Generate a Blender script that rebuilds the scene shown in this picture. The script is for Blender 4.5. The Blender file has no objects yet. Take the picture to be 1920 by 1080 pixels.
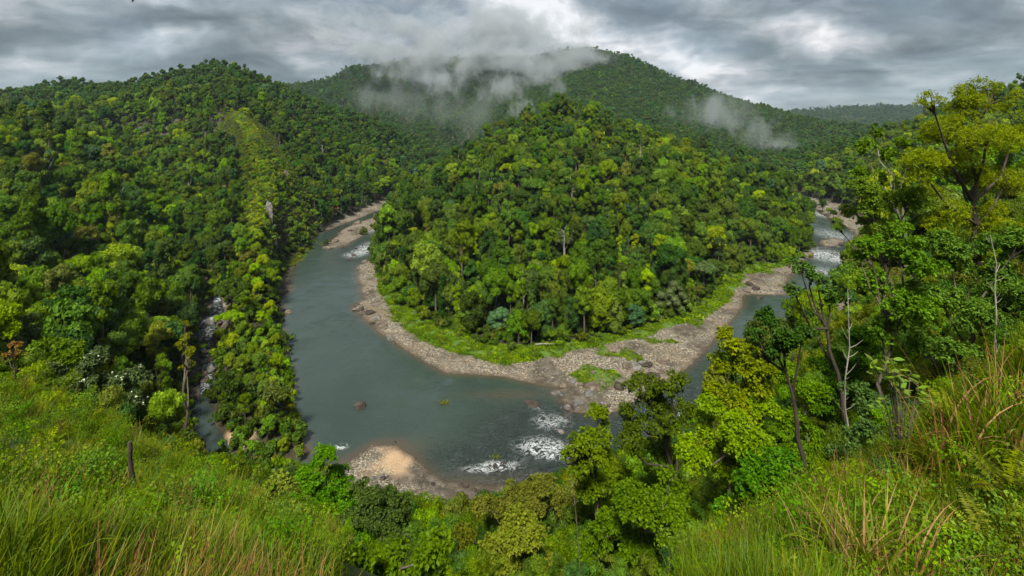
import bpy, math, random
import numpy as np
from mathutils import Vector

random.seed(7)
RNG = np.random.default_rng(7)
R = math.radians

# ------------------------------------------------------------------ camera, light, exposure
sc = bpy.context.scene
F, HZ, CZ = 960.0, 230.0, 100.0          # focal length in 1920-wide pixels, eye-level row, eye height over the river
cam_d = bpy.data.cameras.new("camera")
cam_d.lens = 18.0
cam_d.sensor_width = 36.0
cam_d.shift_y = -(540 - HZ) / 1920.0      # rising-front lens: trunks stay upright as in the stitched photograph
cam_d.clip_start = 0.3
cam_d.clip_end = 30000
cam = bpy.data.objects.new("camera", cam_d)
sc.collection.objects.link(cam)
cam.location = (0, 0, CZ)
cam.rotation_euler = (R(90), 0, 0)
sc.camera = cam

SUN_EL, SUN_AZ = 54.0, 192.0              # azimuth: degrees clockwise from +Y (behind the camera)
sun_d = bpy.data.lights.new("sun", 'SUN')
sun_d.energy = 1.5
sun_d.angle = R(10)
sun_d.color = (1.0, 0.965, 0.88)
sun = bpy.data.objects.new("sun", sun_d)
sc.collection.objects.link(sun)
sd = Vector((math.sin(R(SUN_AZ)) * math.cos(R(SUN_EL)), math.cos(R(SUN_AZ)) * math.cos(R(SUN_EL)), math.sin(R(SUN_EL))))
sun.rotation_euler = sd.to_track_quat('Z', 'Y').to_euler()

sc.view_settings.view_transform = 'Standard'
sc.view_settings.look = 'None'
sc.view_settings.gamma = 1
sc.view_settings.use_curve_mapping = False
sc.view_settings.exposure = 2.45

sc.render.engine = 'CYCLES'
cy = sc.cycles
cy.max_bounces = 5
cy.diffuse_bounces = 3
cy.glossy_bounces = 2
cy.transmission_bounces = 3
cy.transparent_max_bounces = 8
cy.volume_bounces = 1
cy.volume_step_rate = 0.14
cy.volume_max_steps = 128
cy.use_denoising = True
cy.use_adaptive_sampling = True
cy.adaptive_threshold = 0.02
cy.caustics_reflective = False
cy.caustics_refractive = False


# ------------------------------------------------------------------ node helpers
class NT:
    def __init__(s, tree):
        s.t = tree
        s.n = tree.nodes
        s.l = tree.links
        s.n.clear()

    def node(s, typ, **kw):
        nd = s.n.new(typ)
        for k, v in kw.items():
            if k.startswith('i_'):
                continue
            setattr(nd, k, v)
        return nd

    def put(s, sock, v):
        if isinstance(v, bpy.types.NodeSocket):
            s.l.new(v, sock)
        elif v is not None:
            if isinstance(v, (tuple, list)) and sock.type == 'RGBA' and len(v) == 3:
                v = (*v, 1)
            sock.default_value = v

    def math(s, op, a, b=None, c=None, clamp=False):
        nd = s.node('ShaderNodeMath', operation=op, use_clamp=clamp)
        for i, v in enumerate((a, b, c)):
            if v is not None:
                s.put(nd.inputs[i], v)
        return nd.outputs[0]

    def vmath(s, op, a, b=None, out=0):
        nd = s.node('ShaderNodeVectorMath', operation=op)
        s.put(nd.inputs[0], a)
        if b is not None:
            s.put(nd.inputs[3 if op == 'SCALE' else 1], b)
        return nd.outputs[out]

    def noise(s, vec, scale, detail=4, rough=0.55, dist=0.0, dims='3D', col=False):
        nd = s.node('ShaderNodeTexNoise', noise_dimensions=dims)
        s.put(nd.inputs['Vector'], vec)
        nd.inputs['Scale'].default_value = scale
        nd.inputs['Detail'].default_value = detail
        nd.inputs['Roughness'].default_value = rough
        nd.inputs['Distortion'].default_value = dist
        return nd.outputs['Color' if col else 'Fac']

    def voro(s, vec, scale, feature='F1', out='Distance', rand=1.0):
        nd = s.node('ShaderNodeTexVoronoi', feature=feature)
        s.put(nd.inputs['Vector'], vec)
        nd.inputs['Scale'].default_value = scale
        nd.inputs['Randomness'].default_value = rand
        return nd.outputs[out]

    def ramp(s, fac, stops, interp='LINEAR'):
        nd = s.node('ShaderNodeValToRGB')
        s.put(nd.inputs[0], fac)
        cr = nd.color_ramp
        cr.interpolation = interp
        while len(cr.elements) < len(stops):
            cr.elements.new(0.5)
        for e, (p, c) in zip(cr.elements, stops):
            e.position = p
            e.color = (*c, 1) if not isinstance(c, (int, float)) else (c, c, c, 1)
        return nd.outputs[0]

    def mix(s, fac, a, b, mode='MIX'):
        nd = s.node('ShaderNodeMix', data_type='RGBA', blend_type=mode)
        s.put(nd.inputs[0], fac)
        s.put(nd.inputs[6], a)
        s.put(nd.inputs[7], b)
        return nd.outputs[2]

    def mapr(s, v, a, b, c=0.0, d=1.0, smooth=False):
        nd = s.node('ShaderNodeMapRange', interpolation_type='SMOOTHSTEP' if smooth else 'LINEAR')
        s.put(nd.inputs[0], v)
        for i, q in enumerate((a, b, c, d)):
            nd.inputs[i + 1].default_value = q
        return nd.outputs[0]

    def sep(s, v):
        nd = s.node('ShaderNodeSeparateXYZ')
        s.put(nd.inputs[0], v)
        return nd.outputs

    def comb(s, x, y, z):
        nd = s.node('ShaderNodeCombineXYZ')
        for i, v in enumerate((x, y, z)):
            s.put(nd.inputs[i], v)
        return nd.outputs[0]

    def bump(s, h, strength=0.5, dist=1.0):
        nd = s.node('ShaderNodeBump')
        s.put(nd.inputs['Height'], h)
        nd.inputs['Strength'].default_value = strength
        nd.inputs['Distance'].default_value = dist
        return nd.outputs[0]

    def attr(s, name, out='Fac'):
        nd = s.node('ShaderNodeAttribute', attribute_name=name)
        return nd.outputs[out]

    def pos(s):
        return s.node('ShaderNodeNewGeometry').outputs['Position']


def new_mat(name):
    m = bpy.data.materials.new(name)
    m.use_nodes = True
    return m, NT(m.node_tree)


def bsdf(nt, color, rough=0.8, normal=None, spec=0.3, **kw):
    b = nt.node('ShaderNodeBsdfPrincipled')
    nt.put(b.inputs['Base Color'], color)
    nt.put(b.inputs['Roughness'], rough)
    nt.put(b.inputs['Specular IOR Level'], spec)
    if normal is not None:
        nt.put(b.inputs['Normal'], normal)
    for k, v in kw.items():
        nt.put(b.inputs[k.replace('_', ' ')], v)
    return b.outputs[0]


def out(nt, surf=None, vol=None):
    o = nt.node('ShaderNodeOutputMaterial')
    if surf is not None:
        nt.l.new(surf, o.inputs['Surface'])
    if vol is not None:
        nt.l.new(vol, o.inputs['Volume'])


# ------------------------------------------------------------------ sky
world = bpy.data.worlds.new("World")
sc.world = world
world.use_nodes = True
nt = NT(world.node_tree)
skyt = nt.node('ShaderNodeTexSky', sky_type='NISHITA')
skyt.sun_disc = False
skyt.sun_elevation = R(SUN_EL)
skyt.sun_rotation = R(SUN_AZ)
skyt.altitude = 100
d = nt.node('ShaderNodeTexCoord').outputs['Generated']
x, y, z = nt.sep(d)
zz = nt.math('ADD', nt.math('MAXIMUM', z, 0.0), 0.16)
u = nt.math('DIVIDE', x, zz)
v = nt.math('DIVIDE', y, zz)
flat = nt.comb(u, v, 0.0)                          # cloud deck seen in perspective
w1 = nt.noise(flat, 0.55, 3, 0.5, col=True)
warp = nt.vmath('SCALE', nt.vmath('SUBTRACT', w1, (0.5, 0.5, 0.5)), 1.5)
flat2 = nt.vmath('ADD', flat, warp)
big = nt.noise(flat2, 0.42, 4, 0.52)
med = nt.noise(flat2, 1.15, 7, 0.60)
dirw = nt.vmath('ADD', d, nt.vmath('SCALE', nt.vmath('SUBTRACT', nt.noise(d, 4.0, 4, 0.6, col=True), (0.5, 0.5, 0.5)), 0.16))
puff = nt.noise(nt.vmath('MULTIPLY', dirw, (1.0, 1.0, 2.6)), 5.0, 7, 0.62)


def glow_at(px, py, sx, sy, rot=0.0, amp=1.0):
    """a thinner place in the deck towards one direction (soft edged, warped by noise)"""
    c = Vector(((px - 960) / F, 1.0, (HZ - py) / F)).normalized()
    right = Vector((c.y, -c.x, 0)).normalized()
    up = right.cross(c).normalized()
    r2 = right * math.cos(rot) + up * math.sin(rot)
    u2 = up * math.cos(rot) - right * math.sin(rot)
    rel = nt.vmath('SUBTRACT', dirw, tuple(c))
    a = nt.math('DIVIDE', nt.vmath('DOT_PRODUCT', rel, tuple(r2), 1), sx)
    b = nt.math('DIVIDE', nt.vmath('DOT_PRODUCT', rel, tuple(u2), 1), sy)
    e = nt.math('ADD', nt.math('MULTIPLY', a, a), nt.math('MULTIPLY', b, b))
    return nt.math('MULTIPLY', nt.math('POWER', 2.718, nt.math('MULTIPLY', e, -1.0)), amp)


terms = [glow_at(1190, 95, .22, .035, -0.35, .50), glow_at(1560, 108, .13, .03, -0.35, .60), glow_at(1010, 20, .16, .035, -0.1, .5),
         glow_at(285, 18, .05, .025, 0.2, .5), glow_at(320, 90, .05, .018, 0, .6), glow_at(70, 105, .09, .02, 0.1, .45),
         glow_at(690, 55, .09, .03, 0.2, .34), glow_at(1300, 140, .05, .03, -0.5, .35), glow_at(600, 110, .07, .02, 0, .28),
         glow_at(880, 60, .10, .03, 0, .3), glow_at(1480, 200, .09, .015, 0, .25),
         glow_at(1640, 50, .35, .05, -0.25, -.22), glow_at(180, 55, .22, .03, 0.15, -.25), glow_at(1330, 60, .16, .03, -.35, -.25),
         glow_at(820, 90, .12, .03, .1, -.12), glow_at(480, 70, .12, .03, .1, -.10)]
s = nt.math('MULTIPLY', nt.math('SUBTRACT', big, 0.5), 1.1)
s = nt.math('ADD', s, nt.math('MULTIPLY', nt.math('SUBTRACT', med, 0.5), 1.5))
s = nt.math('ADD', s, nt.math('MULTIPLY', nt.math('SUBTRACT', puff, 0.5), 1.5))
s = nt.math('ADD', s, 0.40)
for t in terms:
    s = nt.math('ADD', s, t)
cloud = nt.ramp(s, [(0.0, (0.040, 0.048, 0.052)), (0.28, (0.074, 0.086, 0.091)), (0.52, (0.135, 0.150, 0.157)),
                    (0.76, (0.235, 0.243, 0.252)), (1.0, (0.42, 0.415, 0.415))])
bg1 = nt.node('ShaderNodeBackground')
nt.l.new(skyt.outputs[0], bg1.inputs[0])
bg1.inputs[1].default_value = 0.05
bg2 = nt.node('ShaderNodeBackground')
nt.put(bg2.inputs[0], cloud)
bg2.inputs[1].default_value = 0.44
cover = nt.mapr(nt.noise(flat2, 0.8, 3), 0.3, 0.62, 0.86, 1.0)
mx = nt.node('ShaderNodeMixShader')
nt.put(mx.inputs[0], cover)
nt.l.new(bg1.outputs[0], mx.inputs[1])
nt.l.new(bg2.outputs[0], mx.inputs[2])
wo = nt.node('ShaderNodeOutputWorld')
nt.l.new(mx.outputs[0], wo.inputs[0])
world.cycles.sampling_method = 'MANUAL'
world.cycles.sample_map_resolution = 512


# ------------------------------------------------------------------ numpy noise
def _hash(ix, iy, iz, seed):
    h = (ix * 374761393 + iy * 668265263 + iz * 2147483647 + seed * 1274126177) & 0xFFFFFFFF
    h = ((h ^ (h >> 13)) * 1274126177) & 0xFFFFFFFF
    return ((h ^ (h >> 16)) & 0xFFFFFF) / float(0xFFFFFF)


def vnoise(x, y, z=None, seed=0):
    x = np.asarray(x, float)
    y = np.asarray(y, float)
    z = np.zeros_like(x) if z is None else np.asarray(z, float)
    ix, iy, iz = np.floor(x).astype(np.int64), np.floor(y).astype(np.int64), np.floor(z).astype(np.int64)
    fx, fy, fz = x - ix, y - iy, z - iz
    fx, fy, fz = fx * fx * (3 - 2 * fx), fy * fy * (3 - 2 * fy), fz * fz * (3 - 2 * fz)
    r = 0
    for a in (0, 1):
        wa = fx if a else 1 - fx
        for b in (0, 1):
            wb = fy if b else 1 - fy
            for c in (0, 1):
                wc = fz if c else 1 - fz
                r = r + wa * wb * wc * _hash(ix + a, iy + b, iz + c, seed)
    return r * 2 - 1


def fbm(x, y, z=None, octv=4, seed=0, gain=0.5):
    s, a, n = 0, 1.0, 0
    for k in range(octv):
        f = 2.03 ** k
        s = s + a * vnoise(x * f, y * f, None if z is None else z * f, seed + k * 17)
        n += a
        a *= gain
    return s / n


# ------------------------------------------------------------------ pixels of the photograph -> places
def P(px, py, Y, th=0.0):
    """point seen at (px,py) at distance Y; th = height of the trees that stand on it"""
    return ((px - 960) / F * Y, Y, CZ - (py - HZ) / F * Y - th)


def P0(px, py, z=0.0):
    Y = F * (CZ - z) / (py - HZ)
    return ((px - 960) / F * Y, Y)


def pt(px, Y, z):
    return ((px - 960) / F * Y, Y, z)


WATER = [P0(*p) for p in [
    (850, 296), (825, 325), (790, 352), (745, 378), (715, 393), (640, 422), (590, 440), (575, 465), (552, 493), (542, 520),
    (548, 545), (522, 562), (535, 580), (527, 600), (530, 640), (545, 700), (548, 760), (552, 800), (572, 832), (582, 848),
    (525, 864), (470, 862), (432, 842), (402, 790), (396, 735), (370, 735), (356, 760), (348, 820), (350, 860), (400, 884),
    (470, 898), (560, 896), (640, 874), (700, 832), (745, 835), (790, 868), (825, 895), (900, 907), (1000, 907), (1100, 892),
    (1200, 872), (1290, 832), (1340, 795), (1400, 748), (1460, 722), (1515, 692), (1500, 640), (1488, 600), (1498, 565),
    (1530, 545), (1580, 530), (1600, 490), (1612, 460), (1600, 432), (1565, 418), (1540, 403), (1520, 385), (1505, 370),
    (1455, 345), (1422, 331), (1416, 316), (1388, 316), (1380, 327), (1430, 345), (1480, 370), (1498, 392), (1518, 430), (1524, 460),
    (1508, 490), (1475, 530), (1478, 553), (1400, 553), (1392, 570), (1380, 592), (1330, 650), (1290, 690), (1210, 745),
    (1140, 780), (1070, 775), (1048, 745), (1040, 728), (940, 707), (835, 700), (770, 662), (705, 618), (660, 580),
    (680, 560), (668, 500), (690, 488), (702, 470), (708, 440), (735, 405), (775, 380), (810, 352), (845, 322), (880, 292)]]
ISLES = [[P0(*p) for p in q] for q in [
    [(615, 458), (640, 432), (668, 418), (700, 408), (728, 402), (712, 420), (690, 436), (650, 460), (622, 466)],
    [(1500, 480), (1512, 470), (1530, 474), (1520, 486)],
    [(1535, 452), (1560, 446), (1585, 452), (1570, 462), (1545, 464)]]]
BEACH = [[P0(*p) for p in q] for q in [
    [(695, 478), (706, 500), (712, 545), (735, 592), (790, 640), (860, 668), (950, 688), (1060, 668), (1180, 645), (1220, 632),
     (1300, 606), (1335, 592), (1372, 560), (1395, 520), (1470, 503), (1500, 478), (1520, 500), (1500, 560), (1420, 640),
     (1250, 790), (1060, 800), (900, 760), (700, 700), (620, 580), (650, 500)],
    [(560, 905), (640, 850), (700, 810), (760, 825), (830, 870), (1000, 880), (1110, 880), (1090, 930), (990, 950), (900, 985), (800, 985),
     (700, 960), (620, 925)],
    [(1470, 560), (1530, 535), (1590, 535), (1620, 600), (1610, 690), (1530, 725), (1480, 640)],
    [(1490, 365), (1530, 375), (1600, 395), (1660, 430), (1640, 480), (1600, 500), (1590, 430)],
    [(740, 370), (700, 385), (640, 412), (600, 430), (640, 440), (760, 400)],
    [(535, 480), (520, 520), (515, 600), (560, 600), (570, 480)],
    [(1386, 318), (1420, 318), (1430, 338), (1404, 338)],
    [(846, 294), (872, 294), (868, 306), (840, 318)]] + []] + ISLES
STRIP = [P0(*p) for p in [   # open ground between the peninsula's trees and its beach
    (695, 478), (708, 515), (750, 580), (828, 618), (900, 646), (950, 661), (1000, 657), (1100, 647), (1200, 628), (1290, 592),
    (1340, 560), (1368, 525), (1395, 508), (1480, 495), (1500, 478), (1520, 500), (1500, 560), (1420, 640), (1250, 790), (1060, 800),
    (900, 760), (700, 700), (620, 580), (650, 500)]]
# the creek: centre line with width, climbing away from the pool
CREEK = [(pt(384, 183, 0.0), 5), (P(388, 700, 197), 5.5), (P(392, 668, 209), 6), (P(383, 640, 220), 8), (P(388, 612, 231), 10),
         (P(405, 585, 243), 8), (P(408, 560, 252), 4), (pt(375, 285, 13), 3), (pt(345, 330, 14), 3), (pt(315, 410, 15), 3), (pt(290, 520, 17), 4),
         (pt(235, 600, 28), 3)]


def sdist(X, Y, poly):
    """signed distance to a polygon, positive inside"""
    poly = np.array(poly)
    a, b = poly, np.roll(poly, -1, 0)
    dmin = np.full(X.shape, 1e9)
    ins = np.zeros(X.shape, bool)
    for (x0, y0), (x1, y1) in zip(a, b):
        ex, ey = x1 - x0, y1 - y0
        L = ex * ex + ey * ey + 1e-9
        t = np.clip(((X - x0) * ex + (Y - y0) * ey) / L, 0, 1)
        dmin = np.minimum(dmin, np.hypot(X - x0 - t * ex, Y - y0 - t * ey))
        if y0 != y1:
            c = ((y0 > Y) != (y1 > Y)) & (X < (x1 - x0) * (Y - y0) / (y1 - y0) + x0)
            ins ^= c
    return np.where(ins, dmin, -dmin)


def lined(X, Y, line):
    """distance to a polyline of ((x,y,z),w): returns distance, z, width there"""
    best = np.full(X.shape, 1e9)
    zb = np.zeros(X.shape)
    wb = np.zeros(X.shape)
    for (p, w0), (q, w1) in zip(line[:-1], line[1:]):
        ex, ey = q[0] - p[0], q[1] - p[1]
        t = np.clip(((X - p[0]) * ex + (Y - p[1]) * ey) / (ex * ex + ey * ey), 0, 1)
        dd = np.hypot(X - p[0] - t * ex, Y - p[1] - t * ey)
        m = dd < best
        best = np.where(m, dd, best)
        zb = np.where(m, p[2] + t * (q[2] - p[2]), zb)
        wb = np.where(m, w0 + t * (w1 - w0), wb)
    return best, zb, wb


def water_in(X, Y):
    """signed distance to open river water, positive in water; wobbly so that the shore is ragged"""
    wob = 1.3 * fbm(X / 9.0, Y / 9.0, octv=3, seed=5) * np.clip(Y / 300, .6, 2)
    s = sdist(X, Y, WATER)
    for i in ISLES:
        s = np.minimum(s, -sdist(X, Y, i))
    return s + wob


def beach_in(X, Y):
    s = np.full(X.shape, -1e9)
    for b in BEACH:
        s = np.maximum(s, sdist(X, Y, b))
    return s + 1.5 * fbm(X / 7, Y / 7, octv=3, seed=11)


LINES = [
    # ridge of the left hill, then its spur that ends between creek and pool
    [P(-300, 190, 950, 15), P(-100, 185, 950, 15), P(60, 168, 950, 15), P(130, 146, 950, 15), P(165, 160, 940, 15), P(200, 160, 930, 15),
     P(270, 154, 920, 15), P(330, 134, 900, 15), P(390, 114, 880, 15), P(430, 116, 870, 15), P(470, 132, 860, 15), P(520, 160, 860, 15),
     P(570, 183, 860, 15), P(640, 205, 880, 15), P(700, 221, 900, 15), P(760, 248, 950, 15), P(800, 267, 1000, 15), P(850, 293, 1150, 12)],
    [P(430, 120, 865, 15), P(432, 190, 640, 8), P(470, 225, 560, 6), P(500, 300, 430, 6), P(490, 380, 350, 7), P(482, 460, 290, 7),
     P(482, 550, 242, 8), P(486, 640, 207, 8), pt(490, 185, 7), pt(500, 168, 5), pt(540, 158, 3)],
    # hollows on both sides of the spur
    [pt(560, 360, 5), pt(590, 425, 6), pt(588, 500, 20), pt(572, 580, 44), pt(540, 680, 84)], [pt(400, 330, 12), pt(385, 425, 18), pt(385, 520, 34), pt(375, 620, 62)],
    # cliff band on the left hill
    [P(215, 232, 690, 6), P(350, 226, 690, 6)], [P(215, 276, 665, 6), P(350, 270, 665, 6)],
    # near left slope
    [P(-600, 190, 400, 18), P(-200, 195, 400, 18), P(0, 205, 400, 18), P(60, 213, 400, 18), P(120, 235, 400, 18), P(180, 262, 400, 18),
     P(240, 312, 390, 18), pt(290, 370, 20)],
    [P(-500, 330, 300, 18), P(0, 330, 300, 18), P(120, 350, 300, 18), P(200, 400, 290, 18)],
    [P(-400, 430, 220, 18), P(0, 430, 220, 18), P(150, 450, 230, 18), P(250, 500, 245, 18), pt(330, 245, 12)],
    [P(-400, 560, 130, 18), P(0, 560, 130, 18), P(150, 560, 150, 18), P(250, 620, 150, 18), P(320, 690, 150, 16)],
    # behind the near left ridge
    [pt(60, 560, 60), pt(150, 560, 55), pt(225, 540, 52)], [pt(-300, 650, 70), pt(0, 650, 66)],
    # far side of the left hill, valley of the upper river, saddle behind the peninsula
    [pt(-200, 1400, 90), pt(200, 1450, 70), pt(500, 1450, 50), pt(700, 1500, 25), pt(850, 1500, 2)],
    # back mountain
    [P(-300, 190, 2800, 10), P(0, 188, 2700, 10), P(60, 180, 2600, 10), P(300, 200, 2400, 10), P(530, 158, 2150, 12), P(590, 143, 2150, 12),
     P(650, 130, 2150, 12), P(700, 118, 2180, 12), P(750, 108, 2200, 12), P(850, 100, 2250, 12), P(950, 108, 2300, 12), P(1000, 112, 2250, 12),
     P(1060, 94, 2200, 12), P(1100, 84, 2150, 12), P(1135, 88, 2100, 12), P(1200, 119, 2000, 12), P(1260, 140, 1950, 12),
     P(1320, 168, 1850, 12), P(1400, 195, 1750, 12), P(1450, 222, 1600, 12), P(1500, 246, 1500, 12), P(1535, 266, 1400, 12), P(1500, 292, 1250, 12)],
    [P(905, 175, 1900, 10), P(960, 215, 1500, 10), P(1000, 240, 1200, 10)],
    [P(1100, 84, 2150, 12), P(1120, 170, 1700, 12), P(1160, 230, 1300, 12)],
    [P(650, 130, 2150, 12), P(700, 200, 1900, 12), P(760, 255, 1750, 12)],
    # far right mountain, low land before it
    [P(1380, 232, 4200), P(1440, 214, 4200), P(1520, 209, 4300), P(1600, 203, 4300), P(1650, 199, 4200), P(1700, 200, 4200),
     P(1760, 209, 4200), P(1900, 214, 4200), P(2400, 214, 4200)],
    [pt(1450, 2900, 10), pt(1600, 2900, 20), pt(1900, 2900, 40), pt(2300, 2700, 60)], [pt(1560, 1900, 10), pt(1750, 1700, 20)],
    # right hill beyond the river
    [P(1425, 318, 980, 14), P(1480, 296, 950, 16), P(1540, 274, 900, 16), P(1600, 258, 850, 16), P(1660, 243, 800, 16), P(1720, 228, 760, 16),
     P(1800, 196, 700, 16), P(1900, 168, 650, 16), P(2100, 120, 600, 16), P(2500, 60, 560, 16)],
    # peninsula
    [P(725, 430, 540, 20), P(780, 358, 600, 22), P(840, 312, 620, 22), P(900, 266, 640, 22), P(960, 232, 640, 22), P(1000, 214, 630, 22),
     P(1050, 197, 620, 22), P(1100, 208, 620, 22), P(1150, 236, 600, 22), P(1200, 256, 590, 22), P(1300, 292, 560, 22), P(1400, 332, 520, 22),
     P(1450, 367, 490, 22), P(1492, 420, 440, 22)],
    [P(860, 330, 460, 22), P(900, 300, 450, 22), P(1050, 272, 440, 22), P(1200, 310, 440, 22), P(1320, 352, 430, 22)],
    [P(1050, 197, 620, 22), pt(1060, 800, 75), pt(1080, 1000, 70), P(1160, 230, 1300, 12)],
    # near right slope
    [pt(2400, 16, 99), P(1930, 680, 14), P(1800, 800, 15), P(1700, 910, 14), P(1570, 1015, 12), P(1470, 1110, 10.5), P(1400, 1200, 9)],
    [P(2400, 300, 40), P(2000, 430, 42), P(1850, 560, 45), P(1700, 700, 42), P(1600, 800, 42), P(1500, 880, 42), P(1350, 970, 42), P(1150, 1040, 42),
     P(960, 1110, 46), P(760, 1100, 46), P(640, 1060, 50)],
    [P(2400, 250, 90), P(2000, 330, 90), P(1850, 430, 90), P(1700, 560, 86), P(1600, 650, 84), P(1450, 780, 84), P(1300, 880, 82),
     P(1150, 950, 82), P(960, 1010, 86), P(860, 1020, 92), P(720, 1030, 88), P(600, 1010, 88)],
    [P(2000, 320, 180), P(1800, 420, 180), P(1700, 500, 170), P(1640, 600, 165), P(1560, 730, 150), P(1450, 780, 150), P(1300, 870, 128), P(1150, 905, 126)],
    [P(1900, 300, 350, 10), P(1750, 380, 330, 10), P(1680, 430, 300, 8)],
    # foreground: brink of the grass slope, slope below it
    [P(-500, 560, 34, .9), P(-200, 610, 33, .9), P(0, 668, 30, .9), P(130, 735, 28, .9), P(260, 805, 25, .9), P(360, 865, 24, .9), P(450, 915, 22, .8),
     P(560, 975, 20, .7), P(650, 1050, 17, .6), P(740, 1120, 14, .4)],
    [P(300, 915, 42), P(400, 975, 42), P(500, 1000, 40), P(600, 1030, 34), P(700, 1090, 30), P(860, 1150, 24)],
    [P(700, 1230, 9), P(1000, 1300, 9), P(1300, 1250, 7.5), P(1500, 1150, 8)], [P(900, 1180, 18), P(1100, 1170, 22), P(1250, 1110, 24), P(1400, 1060, 24), P(1480, 1025, 22), P(1600, 945, 22), P(1700, 860, 23)],
    [P(-200, 1120, 6), P(0, 1120, 6), P(300, 1120, 8), P(600, 1150, 9)], [P(0, 905, 13), P(120, 915, 14), P(300, 965, 14), P(450, 1010, 14)],
    [P(-400, 690, 62), P(0, 720, 62), P(130, 780, 60), P(260, 890, 60), P(350, 965, 68), P(450, 1000, 78), P(560, 1000, 90), P(640, 965, 108),
     P(700, 972, 112), P(800, 1010, 108)],
    [pt(960, 8, 92.2), pt(960, 14, 86)],
    [(-60, 0, 96.3), (-10, -1, 96.3), (0, 0, 96.3), (10, -1, 96.8), (60, -5, 105)],
]

# harmonic height field on a log-polar grid (Laplace's equation keeps its form there), solved coarse to fine
TH0, TH1, LR0, LR1, ST = R(-64), R(64), math.log(3.0), math.log(6500.0), 0.01
nth, nlr = int((TH1 - TH0) / ST) + 1, int((LR1 - LR0) / ST) + 1
TH = TH0 + ST * np.arange(nth)
LR = LR0 + ST * np.arange(nlr)
gR = np.exp(LR)[None, :]
GX, GY = np.sin(TH)[:, None] * gR, np.cos(TH)[:, None] * gR
fix_s, fix_n = np.zeros((nth, nlr)), np.zeros((nth, nlr))


def burn(px, py, pz):
    r = math.hypot(px, py)
    if r < 3.2:
        r = 3.2
    i, j = int(round((math.atan2(px, py) - TH0) / ST)), int(round((math.log(r) - LR0) / ST))
    if 0 <= i < nth and 0 <= j < nlr:
        fix_s[i, j] += max(pz, 0.8)
        fix_n[i, j] += 1


for ln in LINES:
    for a, b in zip(ln[:-1], ln[1:]):
        dd = math.dist(a, b)
        rr = max(3.2, min(math.hypot(a[0], a[1]), math.hypot(b[0], b[1])))
        k = max(2, int(dd / (rr * ST * 0.5)))
        for q in range(k + 1):
            t = q / k
            burn(*[a[c] + (b[c] - a[c]) * t for c in range(3)])
wd = water_in(GX, GY)
bd = beach_in(GX, GY)
cd, czh, cw = lined(GX, GY, CREEK)
fixed = fix_n > 0
H = np.where(fixed, fix_s / np.maximum(fix_n, 1), 0.0)
near = GY < 1700
ww = (wd > -1.0) & near
H = np.where(ww, 0.0, H)
fixed |= ww
bb = (bd > 0) & (wd <= -1.0) & near
H = np.where(bb, 0.25 + np.clip(-wd - 1, 0, 60) * 0.05, H)
fixed |= bb
cc = (cd < np.maximum(cw * 0.5, gR * ST * 0.7)) & (GY > 180)
H = np.where(cc, czh, H)
fixed |= cc
H[:, -1] = 60
fixed[:, -1] = True


def solve(H, fixed, it):
    for _ in range(it):
        Pd = np.pad(H, 1, mode='edge')
        A = 0.25 * (Pd[:-2, 1:-1] + Pd[2:, 1:-1] + Pd[1:-1, :-2] + Pd[1:-1, 2:])
        H = np.where(fixed, H, H + 1.0 * (A - H))
    return H


cur = None
for lev in (16, 8, 4, 2, 1):
    a, b = -(-nth // lev), -(-nlr // lev)
    pa, pb = a * lev - nth, b * lev - nlr
    Hs = np.pad(np.where(fixed, H, 0), ((0, pa), (0, pb))).reshape(a, lev, b, lev).sum((1, 3))
    Fs = np.pad(fixed.astype(float), ((0, pa), (0, pb))).reshape(a, lev, b, lev).sum((1, 3))
    fx = Fs > 0
    init = np.where(fx, Hs / np.maximum(Fs, 1), 50.0)
    if cur is not None:
        up = np.repeat(np.repeat(cur, 2, 0), 2, 1)[:a, :b]
        init = np.where(fx, init, up)
    cur = solve(init, fx, 500 if lev > 2 else 160)
H = cur
for _ in range(3):                                   # take the edge off the ridges
    Pd = np.pad(H, 1, mode='edge')
    A = 0.25 * (Pd[:-2, 1:-1] + Pd[2:, 1:-1] + Pd[1:-1, :-2] + Pd[1:-1, 2:])
    H = np.where(ww | bb, H, 0.5 * H + 0.5 * A)


def base_h(X, Y):
    r = np.maximum(np.hypot(X, Y), 3.01)
    fi = np.clip((np.arctan2(X, Y) - TH0) / ST, 0, nth - 1.001)
    fj = np.clip((np.log(r) - LR0) / ST, 0, nlr - 1.001)
    i, j = fi.astype(int), fj.astype(int)
    a, b = fi - i, fj - j
    return (H[i, j] * (1 - a) * (1 - b) + H[i + 1, j] * a * (1 - b) + H[i, j + 1] * (1 - a) * b + H[i + 1, j + 1] * a * b)


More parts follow.
